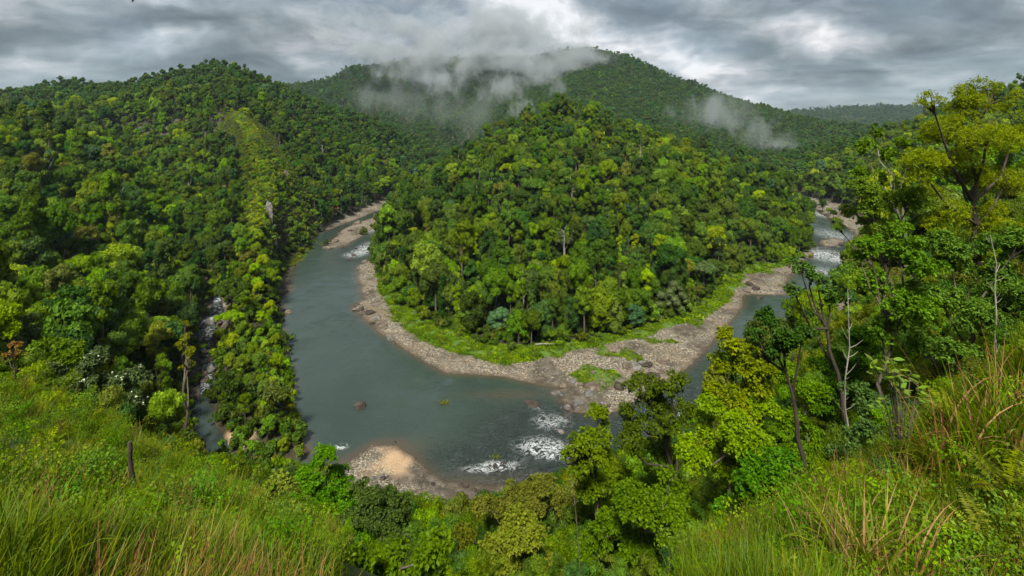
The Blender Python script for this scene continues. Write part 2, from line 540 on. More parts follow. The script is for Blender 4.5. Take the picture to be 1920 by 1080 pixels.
def ground(X, Y, parts=False):
    X, Y = np.asarray(X, float), np.asarray(Y, float)
    h = base_h(X, Y)
    r = np.hypot(X, Y)
    w = water_in(X, Y)
    b = beach_in(X, Y)
    c, chz, cwd = lined(X, Y, CREEK)
    damp = np.clip(h / 25, 0, 1) * np.clip(-w / 15, 0, 1) * np.clip((c - 4) / 12, 0, 1)
    far = np.clip((r - 900) / 700, 0, 1)
    nearby = np.clip((r - 50) / 60, 0, 1)
    n = fbm(X / 45, Y / 45, octv=4, seed=3) * 5 * nearby * (1 - far)
    rid = (0.5 - np.abs(fbm(X / 260 + 3.1, Y / 260, octv=4, seed=21))) * 2
    n = n + far * np.clip(r / 2200, 0, 1.6) * (rid * 34 - 22)
    h = h + n * damp
    h = h + fbm(X / 3.0, Y / 3.0, octv=3, seed=8) * 0.25 * (1 - nearby)
    # shore: the bed falls away under the water, beaches are uneven
    near = np.clip((1700 - Y) / 100, 0, 1)
    shore = np.where(w > 0, -0.12 - 0.22 * np.minimum(w, 9), np.minimum(h, 0.0 + 0.20 * (-w)))
    rocky = np.abs(fbm(X / 6, Y / 6, octv=4, seed=31)) * 0.9 * np.clip(-w / 3, 0, 1)
    lay = 0.35 * np.sin((X * 0.5 + Y * 0.9) * 0.55 + 3 * fbm(X / 20, Y / 20, seed=9)) * np.clip(-w / 4, 0, 1)
    beach = np.minimum(h, 0.16 * (-w)) + rocky * 0.7 + lay * 0.5
    h = np.where(w > -1.0, shore, np.where(b > 0, np.where(near > 0, beach, h), h))
    # creek bed
    k = np.clip(1 - (c - cwd * 0.5) / 4.0, 0, 1)
    h = np.where((Y > 183) & (c < cwd * 0.5 + 4), h * (1 - k) + (chz - 1.0 + 0.7 * fbm(X / 2.5, Y / 2.5, octv=3, seed=40)) * k, h)
    if parts:
        return h, w, b, c, cwd
    return h


# viewshed: which places could be seen from the camera or from a step beside it
VH = ground(GX, GY)
_tree = np.where((wd > 0) | (GY < 40), 0.0, 12.0)
_el = (VH - CZ) / gR
_run = np.maximum.accumulate((VH + _tree * .6 - CZ) / gR, axis=1)
_run = np.concatenate([np.full((nth, 2), -9.0), _run[:, :-2]], 1)
VIS = _el + 26.0 / gR > _run


def seen(X, Y, extra=0):
    r = np.maximum(np.hypot(X, Y), 3.01)
    a = (np.arctan2(X, Y) - TH0) / ST
    i = np.clip(a.round().astype(int), 0, nth - 1)
    j = np.clip(((np.log(r) - LR0) / ST).round().astype(int), 0, nlr - 1)
    return VIS[i, j] & (np.abs(np.arctan2(X, Y)) < R(53))


# ------------------------------------------------------------------ mesh helpers
def link(o, parent=None):
    sc.collection.objects.link(o)
    if parent is not None:
        o.parent = parent
    return o


def mesh_np(name, V, Fq, mats=(), midx=None, smooth=False, attrs=None, tris=None):
    """mesh from an (n,3) array and an (m,4) quad array and/or an (k,3) triangle array"""
    me = bpy.data.meshes.new(name)
    V = np.asarray(V, np.float32)
    loops, starts, tot = [], [], 0
    if Fq is not None and len(Fq):
        Fq = np.asarray(Fq, np.int32)
        loops.append(Fq.ravel())
        starts.append(np.arange(len(Fq)) * 4)
        tot = Fq.size
    if tris is not None and len(tris):
        tris = np.asarray(tris, np.int32)
        loops.append(tris.ravel())
        starts.append(tot + np.arange(len(tris)) * 3)
    loops = np.concatenate(loops).astype(np.int32)
    starts = np.concatenate(starts).astype(np.int32)
    me.vertices.add(len(V))
    me.vertices.foreach_set('co', V.ravel())
    me.loops.add(len(loops))
    me.loops.foreach_set('vertex_index', loops)
    me.polygons.add(len(starts))
    me.polygons.foreach_set('loop_start', starts)
    if midx is not None:
        me.polygons.foreach_set('material_index', np.asarray(midx, np.int32))
    me.polygons.foreach_set('use_smooth', np.full(len(starts), bool(smooth)))
    for m in mats:
        me.materials.append(m)
    for k, (typ, arr) in (attrs or {}).items():
        at = me.attributes.new(k, typ, 'POINT')
        at.data.foreach_set({'FLOAT': 'value', 'FLOAT_COLOR': 'color', 'INT': 'value', 'FLOAT_VECTOR': 'vector'}[typ], np.ascontiguousarray(arr).ravel())
    me.update(calc_edges=True)
    me.validate()
    return me


class Geo:
    """collects quads and triangles with a material index"""
    def __init__(s):
        s.V, s.Q, s.T, s.qm, s.tm, s.n = [], [], [], [], [], 0

    def add(s, V, Q=None, T=None, m=0):
        V = np.asarray(V, float)
        if Q is not None and len(Q):
            s.Q.append(np.asarray(Q) + s.n)
            s.qm.append(np.full(len(Q), m))
        if T is not None and len(T):
            s.T.append(np.asarray(T) + s.n)
            s.tm.append(np.full(len(T), m))
        s.V.append(V)
        s.n += len(V)

    def merge(s, o, m):
        V = np.concatenate(o.V)
        s.add(V, np.concatenate(o.Q) if o.Q else None, np.concatenate(o.T) if o.T else None, m)

    def mesh(s, name, mats, smooth=False, attrs=None):
        Q = np.concatenate(s.Q) if s.Q else None
        T = np.concatenate(s.T) if s.T else None
        return mesh_np(name, np.concatenate(s.V), Q, mats, np.concatenate(s.qm + s.tm), smooth, attrs, T)


def tube(pts, rad, sides=6, cap=True):
    pts = np.asarray(pts, float)
    n = len(pts)
    tan = np.gradient(pts, axis=0)
    tan /= np.linalg.norm(tan, axis=1)[:, None] + 1e-9
    ref = np.array([0.31, 0.95, 0.05])
    u = np.cross(tan, ref)
    u /= np.linalg.norm(u, axis=1)[:, None] + 1e-9
    w = np.cross(tan, u)
    an = np.arange(sides) * 2 * np.pi / sides
    rad = np.broadcast_to(rad, (n,))
    V = pts[:, None, :] + rad[:, None, None] * (np.cos(an)[None, :, None] * u[:, None, :] + np.sin(an)[None, :, None] * w[:, None, :])
    V = V.reshape(-1, 3)
    i, j = np.meshgrid(np.arange(n - 1), np.arange(sides), indexing='ij')
    a, b = i * sides + j, i * sides + (j + 1) % sides
    Q = np.stack([a, b, b + sides, a + sides], -1).reshape(-1, 4)
    T = []
    if cap:
        V = np.vstack([V, pts[-1:]])
        T = [(n * sides, (n - 1) * sides + (k + 1) % sides, (n - 1) * sides + k) for k in range(sides)]
    return V, Q, T


def unit(n, rng):
    v = rng.normal(size=(n, 3))
    return v / np.linalg.norm(v, axis=1)[:, None]


def nrm(v):
    return v / (np.linalg.norm(v, axis=-1, keepdims=True) + 1e-9)


def leaves(pos, axis, normal, L, wr=0.35, droop=0.0):
    """one rhombic leaf per row, slightly folded down at the tip"""
    L = np.broadcast_to(L, (len(pos),))[:, None]
    axis = nrm(axis)
    side = nrm(np.cross(axis, normal))
    mid = pos + axis * L * 0.5
    dz = np.array([0, 0, -1.0]) * L * droop
    V = np.stack([pos, mid + side * L * wr, pos + axis * L + dz, mid - side * L * wr], 1).reshape(-1, 3)
    Q = np.arange(len(pos) * 4).reshape(-1, 4)
    return V, Q


_t = (1 + 5 ** .5) / 2
ICO_V = nrm(np.array([(-1, _t, 0), (1, _t, 0), (-1, -_t, 0), (1, -_t, 0), (0, -1, _t), (0, 1, _t), (0, -1, -_t), (0, 1, -_t), (_t, 0, -1), (_t, 0, 1), (-_t, 0, -1), (-_t, 0, 1)], float))
ICO_T = np.array([(0, 11, 5), (0, 5, 1), (0, 1, 7), (0, 7, 10), (0, 10, 11), (1, 5, 9), (5, 11, 4), (11, 10, 2), (10, 7, 6), (7, 1, 8), (3, 9, 4), (3, 4, 2), (3, 2, 6), (3, 6, 8), (3, 8, 9), (4, 9, 5), (2, 4, 11), (6, 2, 10), (8, 6, 7), (9, 8, 1)])


def ico(sub):
    V, T = ICO_V, ICO_T
    for _ in range(sub):
        mid, nv, nt_ = {}, list(V), []
        for a, b, c in T:
            k = []
            for p, q in ((a, b), (b, c), (c, a)):
                e = (min(p, q), max(p, q))
                if e not in mid:
                    mid[e] = len(nv)
                    m = (np.asarray(nv[p]) + nv[q]) / 2
                    nv.append(m / np.linalg.norm(m))
                k.append(mid[e])
            nt_ += [(a, k[0], k[2]), (b, k[1], k[0]), (c, k[2], k[1]), (k[0], k[1], k[2])]
        V, T = np.array(nv), np.array(nt_)
    return V, T


ICO = [ico(0), ico(1), ico(2), ico(3)]


def tag(o, label=None, cat=None, group=None, kind=None):
    if label:
        o['label'] = label
    if cat:
        o['category'] = cat
    if group:
        o['group'] = group
    if kind:
        o['kind'] = kind
    return o


def empty(name, loc=(0, 0, 0), rz=0.0, scale=1.0):
    o = bpy.data.objects.new(name, None)
    o.empty_display_size = 0.5
    o.location = loc
    o.rotation_euler = (0, 0, rz)
    o.scale = (scale,) * 3
    return link(o)


def obj(name, me, parent=None):
    return link(bpy.data.objects.new(name, me), parent)


# ------------------------------------------------------------------ materials
def leaf_material(name, dark, light, trans=0.35, spec=0.10, rough=0.55, scale=0.35):
    m, nt = new_mat(name)
    rnd = nt.node('ShaderNodeObjectInfo').outputs['Random']
    isl = nt.node('ShaderNodeNewGeometry').outputs['Random Per Island']
    p = nt.pos()
    n = nt.noise(p, scale, 2)
    f = nt.math('ADD', nt.math('MULTIPLY', isl, 0.45), nt.math('MULTIPLY', n, 0.55))
    col = nt.mix(nt.mapr(f, 0.2, 0.75), dark, light)
    hs = nt.node('ShaderNodeHueSaturation')
    nt.put(hs.inputs['Hue'], nt.mapr(rnd, 0, 1, 0.468, 0.508))
    nt.put(hs.inputs['Saturation'], nt.mapr(nt.math('FRACT', nt.math('MULTIPLY', rnd, 7.3)), 0, 1, 0.98, 1.14))
    nt.put(hs.inputs['Value'], nt.mapr(nt.math('FRACT', nt.math('MULTIPLY', rnd, 13.7)), 0, 1, 0.62, 1.3))
    nt.put(hs.inputs['Color'], col)
    c = hs.outputs[0]
    b = bsdf(nt, c, rough, spec=spec)
    tr = nt.node('ShaderNodeBsdfTranslucent')
    nt.put(tr.inputs[0], nt.mix(1.0, c, (1.5, 1.5, 0.45), 'MULTIPLY'))
    mx = nt.node('ShaderNodeMixShader')
    mx.inputs[0].default_value = trans
    nt.l.new(b, mx.inputs[1])
    nt.l.new(tr.outputs[0], mx.inputs[2])
    out(nt, mx.outputs[0])
    return m


LEAF = {
    'dark': leaf_material('leaf_dark', (0.022, 0.046, 0.006), (0.066, 0.118, 0.012), 0.22),
    'deep': leaf_material('leaf_deep', (0.018, 0.052, 0.010), (0.058, 0.135, 0.020), 0.25),
    'mid': leaf_material('leaf_mid', (0.036, 0.082, 0.007), (0.115, 0.200, 0.018), 0.30),
    'fresh': leaf_material('leaf_fresh', (0.060, 0.130, 0.008), (0.170, 0.290, 0.018), 0.36),
    'lime': leaf_material('leaf_lime', (0.105, 0.185, 0.008), (0.270, 0.390, 0.016), 0.40),
    'olive': leaf_material('leaf_olive', (0.055, 0.080, 0.008), (0.155, 0.190, 0.020), 0.28),
    'blue': leaf_material('leaf_bluegreen', (0.026, 0.075, 0.030), (0.080, 0.170, 0.070), 0.25),
    'grey': leaf_material('leaf_greygreen', (0.045, 0.075, 0.028), (0.120, 0.165, 0.060), 0.25),
    'emerald': leaf_material('leaf_emerald', (0.040, 0.115, 0.008), (0.125, 0.265, 0.020), 0.36),
    'golden': leaf_material('leaf_golden', (0.085, 0.115, 0.008), (0.240, 0.270, 0.018), 0.36),
    'rust': leaf_material('leaf_rusty', (0.11, 0.075, 0.018), (0.22, 0.14, 0.04), 0.25),
}
COLOR_WORD = {'dark': 'dark green', 'deep': 'deep green', 'mid': 'mid green', 'fresh': 'fresh green', 'lime': 'lime green',
              'olive': 'olive green', 'blue': 'blue-green', 'grey': 'grey-green', 'rust': 'rusty brown', 'golden': 'yellow-olive', 'emerald': 'bright green'}


def bark_material(name, a, b):
    m, nt = new_mat(name)
    p = nt.pos()
    st = nt.vmath('MULTIPLY', p, (3.0, 3.0, 0.5))
    n = nt.noise(st, 2.2, 5, 0.6)
    n2 = nt.noise(p, 0.6, 3)
    col = nt.mix(nt.mapr(n, 0.3, 0.7), a, b)
    col = nt.mix(nt.mapr(n2, 0.5, 0.75, 0, 0.6), col, (0.05, 0.075, 0.02))
    out(nt, bsdf(nt, col, 0.9, nt.bump(n, 0.5, 0.05)))
    return m


BARK = bark_material('bark_brown', (0.05, 0.037, 0.025), (0.14, 0.11, 0.08))
BARK_PALE = bark_material('bark_pale', (0.16, 0.14, 0.11), (0.38, 0.35, 0.29))
BARK_DARK = bark_material('bark_dark', (0.022, 0.015, 0.012), (0.075, 0.052, 0.038))


def rock_material(name, a, b, c, wet=False):
    m, nt = new_mat(name)
    p = nt.pos()
    n = nt.noise(p, 0.5, 6, 0.62)
    n2 = nt.noise(nt.vmath('MULTIPLY', p, (0.6, 0.6, 2.0)), 1.7, 5, 0.6)
    col = nt.ramp(n, [(0.3, a), (0.5, b), (0.7, c)])
    col = nt.mix(nt.mapr(n2, 0.5, 0.7, 0, 0.55), col, tuple(v * 0.42 for v in b))
    z = nt.sep(p)[2]
    damp = nt.mapr(z, 0.05, 0.7, 1.0, 0.0)
    col = nt.mix(nt.math('MULTIPLY', damp, 0.65), col, (0.035, 0.028, 0.020))
    rough = nt.mapr(damp, 0, 1, 0.85, 0.4)
    h = nt.math('ADD', nt.noise(p, 2.4, 6, 0.65), nt.math('MULTIPLY', nt.voro(p, 1.1, 'DISTANCE_TO_EDGE'), 0.5))
    out(nt, bsdf(nt, col, rough, nt.bump(h, 0.9, 0.35)))
    return m


ROCK = rock_material('rock_brown', (0.045, 0.033, 0.024), (0.115, 0.087, 0.062), (0.21, 0.175, 0.135))
ROCK_GREY = rock_material('rock_grey', (0.045, 0.043, 0.039), (0.120, 0.112, 0.100), (0.23, 0.215, 0.19))
ROCK_DARK = rock_material('rock_dark', (0.015, 0.012, 0.010), (0.045, 0.033, 0.025), (0.10, 0.075, 0.055))
PEBBLE = rock_material('pebble_tan', (0.10, 0.078, 0.052), (0.20, 0.162, 0.112), (0.38, 0.335, 0.265))

# ground material: weights r gravel, g low green cover, b bare rock, a sand
GROUND, nt = new_mat('ground')
p = nt.pos()
zc = nt.node('ShaderNodeSeparateColor')
nt.put(zc.inputs[0], nt.attr('zone', 'Color'))
wg, wv, wr = zc.outputs[0], zc.outputs[1], zc.outputs[2]
wsand = nt.attr('sand')
n_l, n_m, n_s = nt.noise(p, 0.05, 5), nt.noise(p, 0.35, 5, 0.6), nt.noise(p, 2.5, 4, 0.6)
soil = nt.ramp(n_m, [(0.3, (0.018, 0.017, 0.009)), (0.55, (0.040, 0.036, 0.018)), (0.75, (0.045, 0.060, 0.016))])
veg = nt.ramp(nt.math('ADD', nt.math('MULTIPLY', n_m, 0.6), nt.math('MULTIPLY', n_s, 0.4)),
              [(0.3, (0.030, 0.060, 0.010)), (0.5, (0.070, 0.130, 0.016)), (0.7, (0.125, 0.200, 0.025))])
cellc = nt.voro(p, 2.2, 'F1', 'Color')
cs = nt.node('ShaderNodeSeparateColor')
nt.put(cs.inputs[0], cellc)
grav = nt.ramp(cs.outputs[0], [(0.0, (0.040, 0.034, 0.024)), (0.35, (0.110, 0.091, 0.063)), (0.7, (0.200, 0.170, 0.120)), (1.0, (0.37, 0.34, 0.27))])
grav = nt.mix(nt.mapr(n_l, 0.45, 0.62, 0, 0.55), grav, (0.150, 0.108, 0.068))
grav = nt.mix(nt.mapr(n_m, 0.52, 0.66, 0, 0.7), grav, (0.10, 0.095, 0.085))
rk = nt.ramp(nt.noise(nt.vmath('MULTIPLY', p, (0.5, 0.5, 1.6)), 0.5, 6, 0.65),
             [(0.3, (0.024, 0.021, 0.017)), (0.5, (0.080, 0.066, 0.050)), (0.68, (0.18, 0.155, 0.125))])
sand = nt.mix(n_m, (0.32, 0.21, 0.12), (0.46, 0.33, 0.20))
col = nt.mix(wv, soil, veg)
col = nt.mix(wr, col, rk)
col = nt.mix(wg, col, grav)
col = nt.mix(wsand, col, sand)
pz = nt.sep(p)[2]
damp = nt.math('MULTIPLY', nt.mapr(pz, 0.0, 0.45, 1.0, 0.0), nt.mapr(pz, 3, 5, 1, 0))
col = nt.mix(nt.math('MULTIPLY', damp, 0.72), col, (0.055, 0.036, 0.022))
hgt = nt.math('ADD', nt.math('MULTIPLY', nt.voro(p, 2.2), -0.6), nt.noise(p, 1.2, 6, 0.65))
out(nt, bsdf(nt, col, 0.92, nt.bump(hgt, 0.8, 0.35), spec=0.2))

# river water
WATER_M, nt = new_mat('river_water')
p = nt.pos()
foam_w = nt.attr('foam')
shal = nt.attr('shallow')
rap = nt.attr('rapid')
lw = nt.vmath('ADD', p, nt.vmath('SCALE', nt.vmath('SUBTRACT', nt.noise(p, 0.12, 3, col=True), (0.5, 0.5, 0.5)), 6.0))
streak = nt.noise(nt.vmath('MULTIPLY', lw, (0.55, 1.0, 1.0)), 0.9, 7, 0.68, 1.2)
fil = nt.noise(nt.vmath('MULTIPLY', lw, (0.55, 1.0, 1.0)), 0.50, 5, 0.62, 1.5)
ridged = nt.math('SUBTRACT', 1.0, nt.math('ABSOLUTE', nt.math('SUBTRACT', nt.math('MULTIPLY', fil, 2.0), 1.0)))
fil_f = nt.mapr(nt.math('ADD', ridged, nt.math('MULTIPLY', foam_w, 0.05)), 0.94, 1.02, 0, .85, True)
core = nt.mapr(nt.math('ADD', streak, nt.math('MULTIPLY', foam_w, 0.10)), 0.69, 0.86, 0, .9, True)
fm = nt.math('MULTIPLY', nt.mapr(foam_w, 0.20, 1.2, 0, 1, True), nt.math('MAXIMUM', fil_f, core))
body = nt.mix(nt.noise(p, 0.03, 3), (0.019, 0.034, 0.027), (0.044, 0.062, 0.050))
body = nt.mix(nt.math('MULTIPLY', shal, 0.75), body, (0.072, 0.055, 0.034))
body = nt.mix(nt.math('MULTIPLY', rap, 0.55), body, (0.020, 0.028, 0.028))
body = nt.mix(fm, body, (0.80, 0.84, 0.84))
rip = nt.noise(nt.vmath('MULTIPLY', lw, (0.8, 1.6, 1.0)), 0.9, 4, 0.55)
rip2 = nt.noise(lw, 0.16, 4, 0.6)
rough_h = nt.math('MULTIPLY', nt.noise(lw, 0.8, 6, 0.65, 0.8), nt.math('MULTIPLY', rap, 3.5))
calm = nt.math('MULTIPLY', nt.mapr(rip2, 0.40, 0.60, 0.05, 0.30), nt.mapr(nt.noise(nt.vmath('MULTIPLY', p, (1.0, .55, 1.0)), 0.022, 3, .6, 0.8), 0.42, 0.60, 0.25, 1.6))
hh = nt.math('ADD', nt.math('MULTIPLY', rip, calm), nt.math('ADD', nt.math('MULTIPLY', rip2, 0.15), rough_h))
nb = nt.bump(hh, 1.0, 0.55)
rr_ = nt.math('ADD', nt.math('MULTIPLY', fm, 0.5), nt.mapr(rap, 0, 1, 0.06, 0.22))
out(nt, bsdf(nt, body, rr_, nb, spec=0.5, IOR=1.6))

# ------------------------------------------------------------------ terrain sheet
mth = np.arange(TH0, TH1, 0.0050)
mlr = np.exp(np.concatenate([np.arange(LR0, math.log(60), 0.022), np.arange(math.log(60), math.log(760), 0.0058), np.arange(math.log(760), LR1, 0.014)]))
TX, TY = np.sin(mth)[:, None] * mlr[None], np.cos(mth)[:, None] * mlr[None]
TZ, tw, tb, tc, tcw = ground(TX, TY, True)
n0, n1 = TX.shape
strip_t = sdist(TX, TY, STRIP)
gravel = np.clip(tb / 1.5 + 0.5, 0, 1) * (TY < 1800)
gnoise = fbm(TX / 10, TY / 10, octv=4, seed=50)
vegp = np.clip((gnoise - 0.08) * 6, 0, 1) * np.clip((-tw - 9) / 6, 0, 1) * (strip_t > 0)      # green patches on the beach
inner = np.clip((strip_t + 1) / 2, 0, 1) * (1 - gravel)
cover_ = np.clip(inner + vegp * gravel * 0.9, 0, 1)
nearm = np.clip((60 - np.hypot(TX, TY)) / 20, 0, 1)
farm = np.clip((TY - 600) / 500, 0, 1)
cover_ = np.clip(cover_ + nearm * 0.45 + farm * 0.1, 0, 1)
gravel = gravel * (1 - vegp * 0.9)
cliff = np.clip((fbm(TX / 9, TY / 9, octv=3, seed=15) + .25) * 4, 0, 1) * np.clip(1.6 - np.abs(TY - 677) / 16, 0, 1) * np.clip(1.5 - np.abs(TX + 495) / 60, 0, 1)
creekr = np.clip(1.5 - (tc - tcw * .5) / 2.5, 0, 1) * (TY > 180) * (TY < 300)
gx_ = np.abs(np.gradient(TZ, axis=1)) / (mlr * 0.006)[None]
steep = np.clip((np.maximum(gx_, np.abs(np.gradient(TZ, axis=0)) / (mlr * 0.005)[None]) - 1.25) * 2, 0, 1) * (TY > 140) * (TY < 800)
rock_w = np.clip(cliff + steep + creekr + np.clip(tb / 2, 0, 1) * np.clip((fbm(TX / 14, TY / 14, octv=3, seed=77) - 0.12) * 5, 0, 1) * 0.9, 0, 1)
gravel = gravel * (1 - rock_w)
sx, sy = P0(745, 862)
sandw = np.clip(1.35 - np.hypot((TX - sx) / 6.5, (TY - sy) / 8.0) + 0.9 * fbm(TX / 4, TY / 4, octv=4, seed=61), 0, 1)
s2x, s2y = P0(440, 830)
sandw = np.clip(sandw + np.clip(1.6 - np.hypot((TX - s2x) / 5, (TY - s2y) / 5), 0, 1), 0, 1)
zone = np.stack([gravel, cover_, rock_w, np.ones_like(gravel)], -1).astype(np.float32)
i, j = np.meshgrid(np.arange(n0 - 1), np.arange(n1 - 1), indexing='ij')
q = i * n1 + j
me = mesh_np('ground', np.stack([TX, TY, TZ], -1).reshape(-1, 3), np.stack([q, q + 1, q + n1 + 1, q + n1], -1).reshape(-1, 4), [GROUND], smooth=True,
             attrs={'zone': ('FLOAT_COLOR', zone), 'sand': ('FLOAT', sandw.astype(np.float32))})
# close the sheet under and behind the camera
g = obj('ground', me)
tag(g, 'valley floor and forested mountain slopes around the river bend', kind='structure')
bs = Geo()
xs = np.linspace(-9000, 9000, 50)
bs.add([(-9000, -3000, 60), (9000, -3000, 60), (9000, 9000, -8), (-9000, 9000, -8)], [(0, 1, 2, 3)])
# ground behind the camera: the same hillside going on
ang = np.linspace(TH1, 2 * np.pi + TH0, 60)
rr = np.exp(np.linspace(LR0, math.log(600), 40))
BX, BY = np.sin(ang)[:, None] * rr, np.cos(ang)[:, None] * rr
edge_l = base_h(np.full_like(rr, 0) + np.sin(TH1) * rr, np.cos(TH1) * rr)
edge_r = base_h(np.sin(TH0) * rr, np.cos(TH0) * rr)
t = (ang - ang[0])[:, None] / (ang[-1] - ang[0])
BZ = edge_l[None] * (1 - t) + edge_r[None] * t + np.sin(t * np.pi) * rr[None] * 0.12 + 0.3 * fbm(BX / 5, BY / 5, seed=2) * np.sin(t * np.pi)
i, j = np.meshgrid(np.arange(59), np.arange(39), indexing='ij')
q = i * 40 + j
o = obj('hillside', mesh_np('hillside', np.stack([BX, BY, BZ], -1).reshape(-1, 3), np.stack([q, q + 1, q + 41, q + 40], -1).reshape(-1, 4), [GROUND], smooth=True,
                            attrs={'zone': ('FLOAT_COLOR', np.tile(np.array([0, .5, 0, 1], np.float32), (2400, 1))), 'sand': ('FLOAT', np.zeros(2400, np.float32))}))
tag(o, 'hillside behind the lookout', kind='structure')

# ------------------------------------------------------------------ river and creek
wth = np.arange(R(-46), R(46), 0.0042)
wlr = np.exp(np.concatenate([np.arange(math.log(120), math.log(420), 0.0048), np.arange(math.log(420), math.log(1750), 0.010)]))
RX, RY = np.sin(wth)[:, None] * wlr[None], np.cos(wth)[:, None] * wlr[None]
rw = water_in(RX, RY)
n0, n1 = RX.shape


def spot(px, py, rx, ry):
    cx_, cy_ = P0(px, py)
    return np.exp(-(((RX - cx_) / rx) ** 2 + ((RY - cy_) / ry) ** 2))


foam = (spot(1010, 835, 9, 5) * 1.1 + spot(1035, 790, 8, 5) * 1.0 + spot(1050, 850, 7, 4) + spot(940, 872, 8, 2.5) * .9 + spot(905, 880, 9, 2) * .7 + spot(1010, 765, 5, 3) * .5
        + spot(1290, 780, 6, 5) + spot(1240, 800, 6, 4) * .5 + spot(690, 465, 12, 28) * 1.1 + spot(700, 430, 14, 25) * .8 + spot(655, 478, 9, 10) * .5
        + spot(1530, 400, 14, 60) * .9 + spot(1555, 480, 22, 30) * 1.1 + spot(1540, 510, 14, 16) * .8 + spot(1560, 440, 25, 40) * .8 + spot(1400, 324, 40, 90) * .9
        + spot(640, 838, 3, 2) * .9 + spot(388, 738, 3, 1.5) * 1.3 + spot(860, 292, 30, 150) * .5 + spot(1230, 700, 10, 8) * .25)
rapid = np.clip(spot(1010, 820, 18, 16) * 1.3 + spot(1150, 830, 30, 16) + spot(1290, 780, 20, 20) + spot(690, 460, 16, 45) + spot(1545, 460, 34, 70) + spot(900, 870, 16, 8) * .8 + spot(1400, 324, 40, 100)
                + spot(1320, 700, 20, 30) * .35 + spot(388, 740, 4, 6) * .8 + spot(550, 520, 14, 20) * .12, 0, 1)
shallow = np.clip(1 - (rw - 0.2) / 4.0, 0, 1) ** 1.5
shallow = shallow * np.where((RX < -70) & (RY < 190), .25, 1)
shallow = np.clip(shallow + spot(745, 838, 9, 5) * .9 + spot(620, 862, 10, 4) * .5 + spot(960, 740, 16, 3.5) * .7 + spot(940, 895, 14, 5) * .7, 0, 1)
wz = 0.0 + rapid * 0.5 * fbm(RX / 1.8, RY / 1.8, octv=3, seed=91)
keep = (rw > -3.0)
i, j = np.meshgrid(np.arange(n0 - 1), np.arange(n1 - 1), indexing='ij')
q = i * n1 + j
kq = (keep[:-1, :-1] | keep[1:, 1:] | keep[:-1, 1:] | keep[1:, :-1]).ravel()
Qw = np.stack([q, q + n1, q + n1 + 1, q + 1], -1).reshape(-1, 4)[kq]
used = np.unique(Qw)
remap = np.zeros(n0 * n1, int)
remap[used] = np.arange(len(used))
me = mesh_np('river', np.stack([RX, RY, wz], -1).reshape(-1, 3)[used], remap[Qw], [WATER_M], smooth=True,
             attrs={'foam': ('FLOAT', np.clip(foam, 0, 1).ravel()[used].astype(np.float32)), 'shallow': ('FLOAT', shallow.ravel()[used].astype(np.float32)),
                    'rapid': ('FLOAT', rapid.ravel()[used].astype(np.float32))})
me.update()
o = obj('river', me)
tag(o, 'grey-green river bending round the wooded peninsula', kind='structure')

cp = np.array([p for p, w in CREEK])
cwid = np.array([w for p, w in CREEK], float)
tt = np.linspace(0, len(cp) - 1, 140)
cpx = np.stack([np.interp(tt, np.arange(len(cp)), cp[:, k]) for k in range(3)], -1)
cwx = np.interp(tt, np.arange(len(cp)), cwid)
tn = np.gradient(cpx, axis=0)
sd_ = nrm(np.stack([-tn[:, 1], tn[:, 0], np.zeros(len(tn))], -1))
V = []
for k in range(9):
    a = (k / 8 - 0.5) * 0.75
    pz_ = cpx + sd_ * (cwx * a)[:, None]
    pz_[:, 2] += -0.12 + 0.2 * fbm(pz_[:, 0] / 2.5, pz_[:, 1] / 1.5, octv=2, seed=66 + 0)
    V.append(pz_)
V = np.stack(V, 1)
i, j = np.meshgrid(np.arange(139), np.arange(8), indexing='ij')
q = i * 9 + j
nv = V.shape[0] * 9
sl = np.clip(np.repeat((0.62 + 0.7 * fbm(cpx[:, 0] / 4, cpx[:, 1] / 4, seed=12)) * np.clip(.25 + tt, 0, 1), 9), 0, 1)
sl *= 1.45 * np.tile(1 - .5 * np.abs(np.linspace(-1, 1, 9)) ** 2, 140)
o = obj('creek', mesh_np('creek', V.reshape(-1, 3), np.stack([q, q + 9, q + 10, q + 1], -1).reshape(-1, 4), [WATER_M], smooth=True,
                         attrs={'foam': ('FLOAT', sl.astype(np.float32)), 'shallow': ('FLOAT', np.full(nv, .3, np.float32)), 'rapid': ('FLOAT', np.ones(nv, np.float32))}))
tag(o, 'white side creek tumbling between rocks into the river', kind='structure')


# ------------------------------------------------------------------ trees: prototypes
def lobes_round(rng, rad, hgt, n, flat=0.75):
    L = []
    for k in range(n):
        a = rng.uniform(0, 2 * np.pi)
        e = rng.uniform(-0.35, 1.0)
        rr = rad * (0.62 + 0.2 * rng.random()) * math.sqrt(max(0, 1 - max(e, 0) ** 2 * 0.8))
        L.append((rr * math.cos(a), rr * math.sin(a), hgt + e * rad * flat, rad * rng.uniform(0.26, 0.42)))
    L.append((0, 0, hgt + rad * flat * 0.7, rad * 0.45))
    L.append((0, 0, hgt, rad * 0.55))
    return L


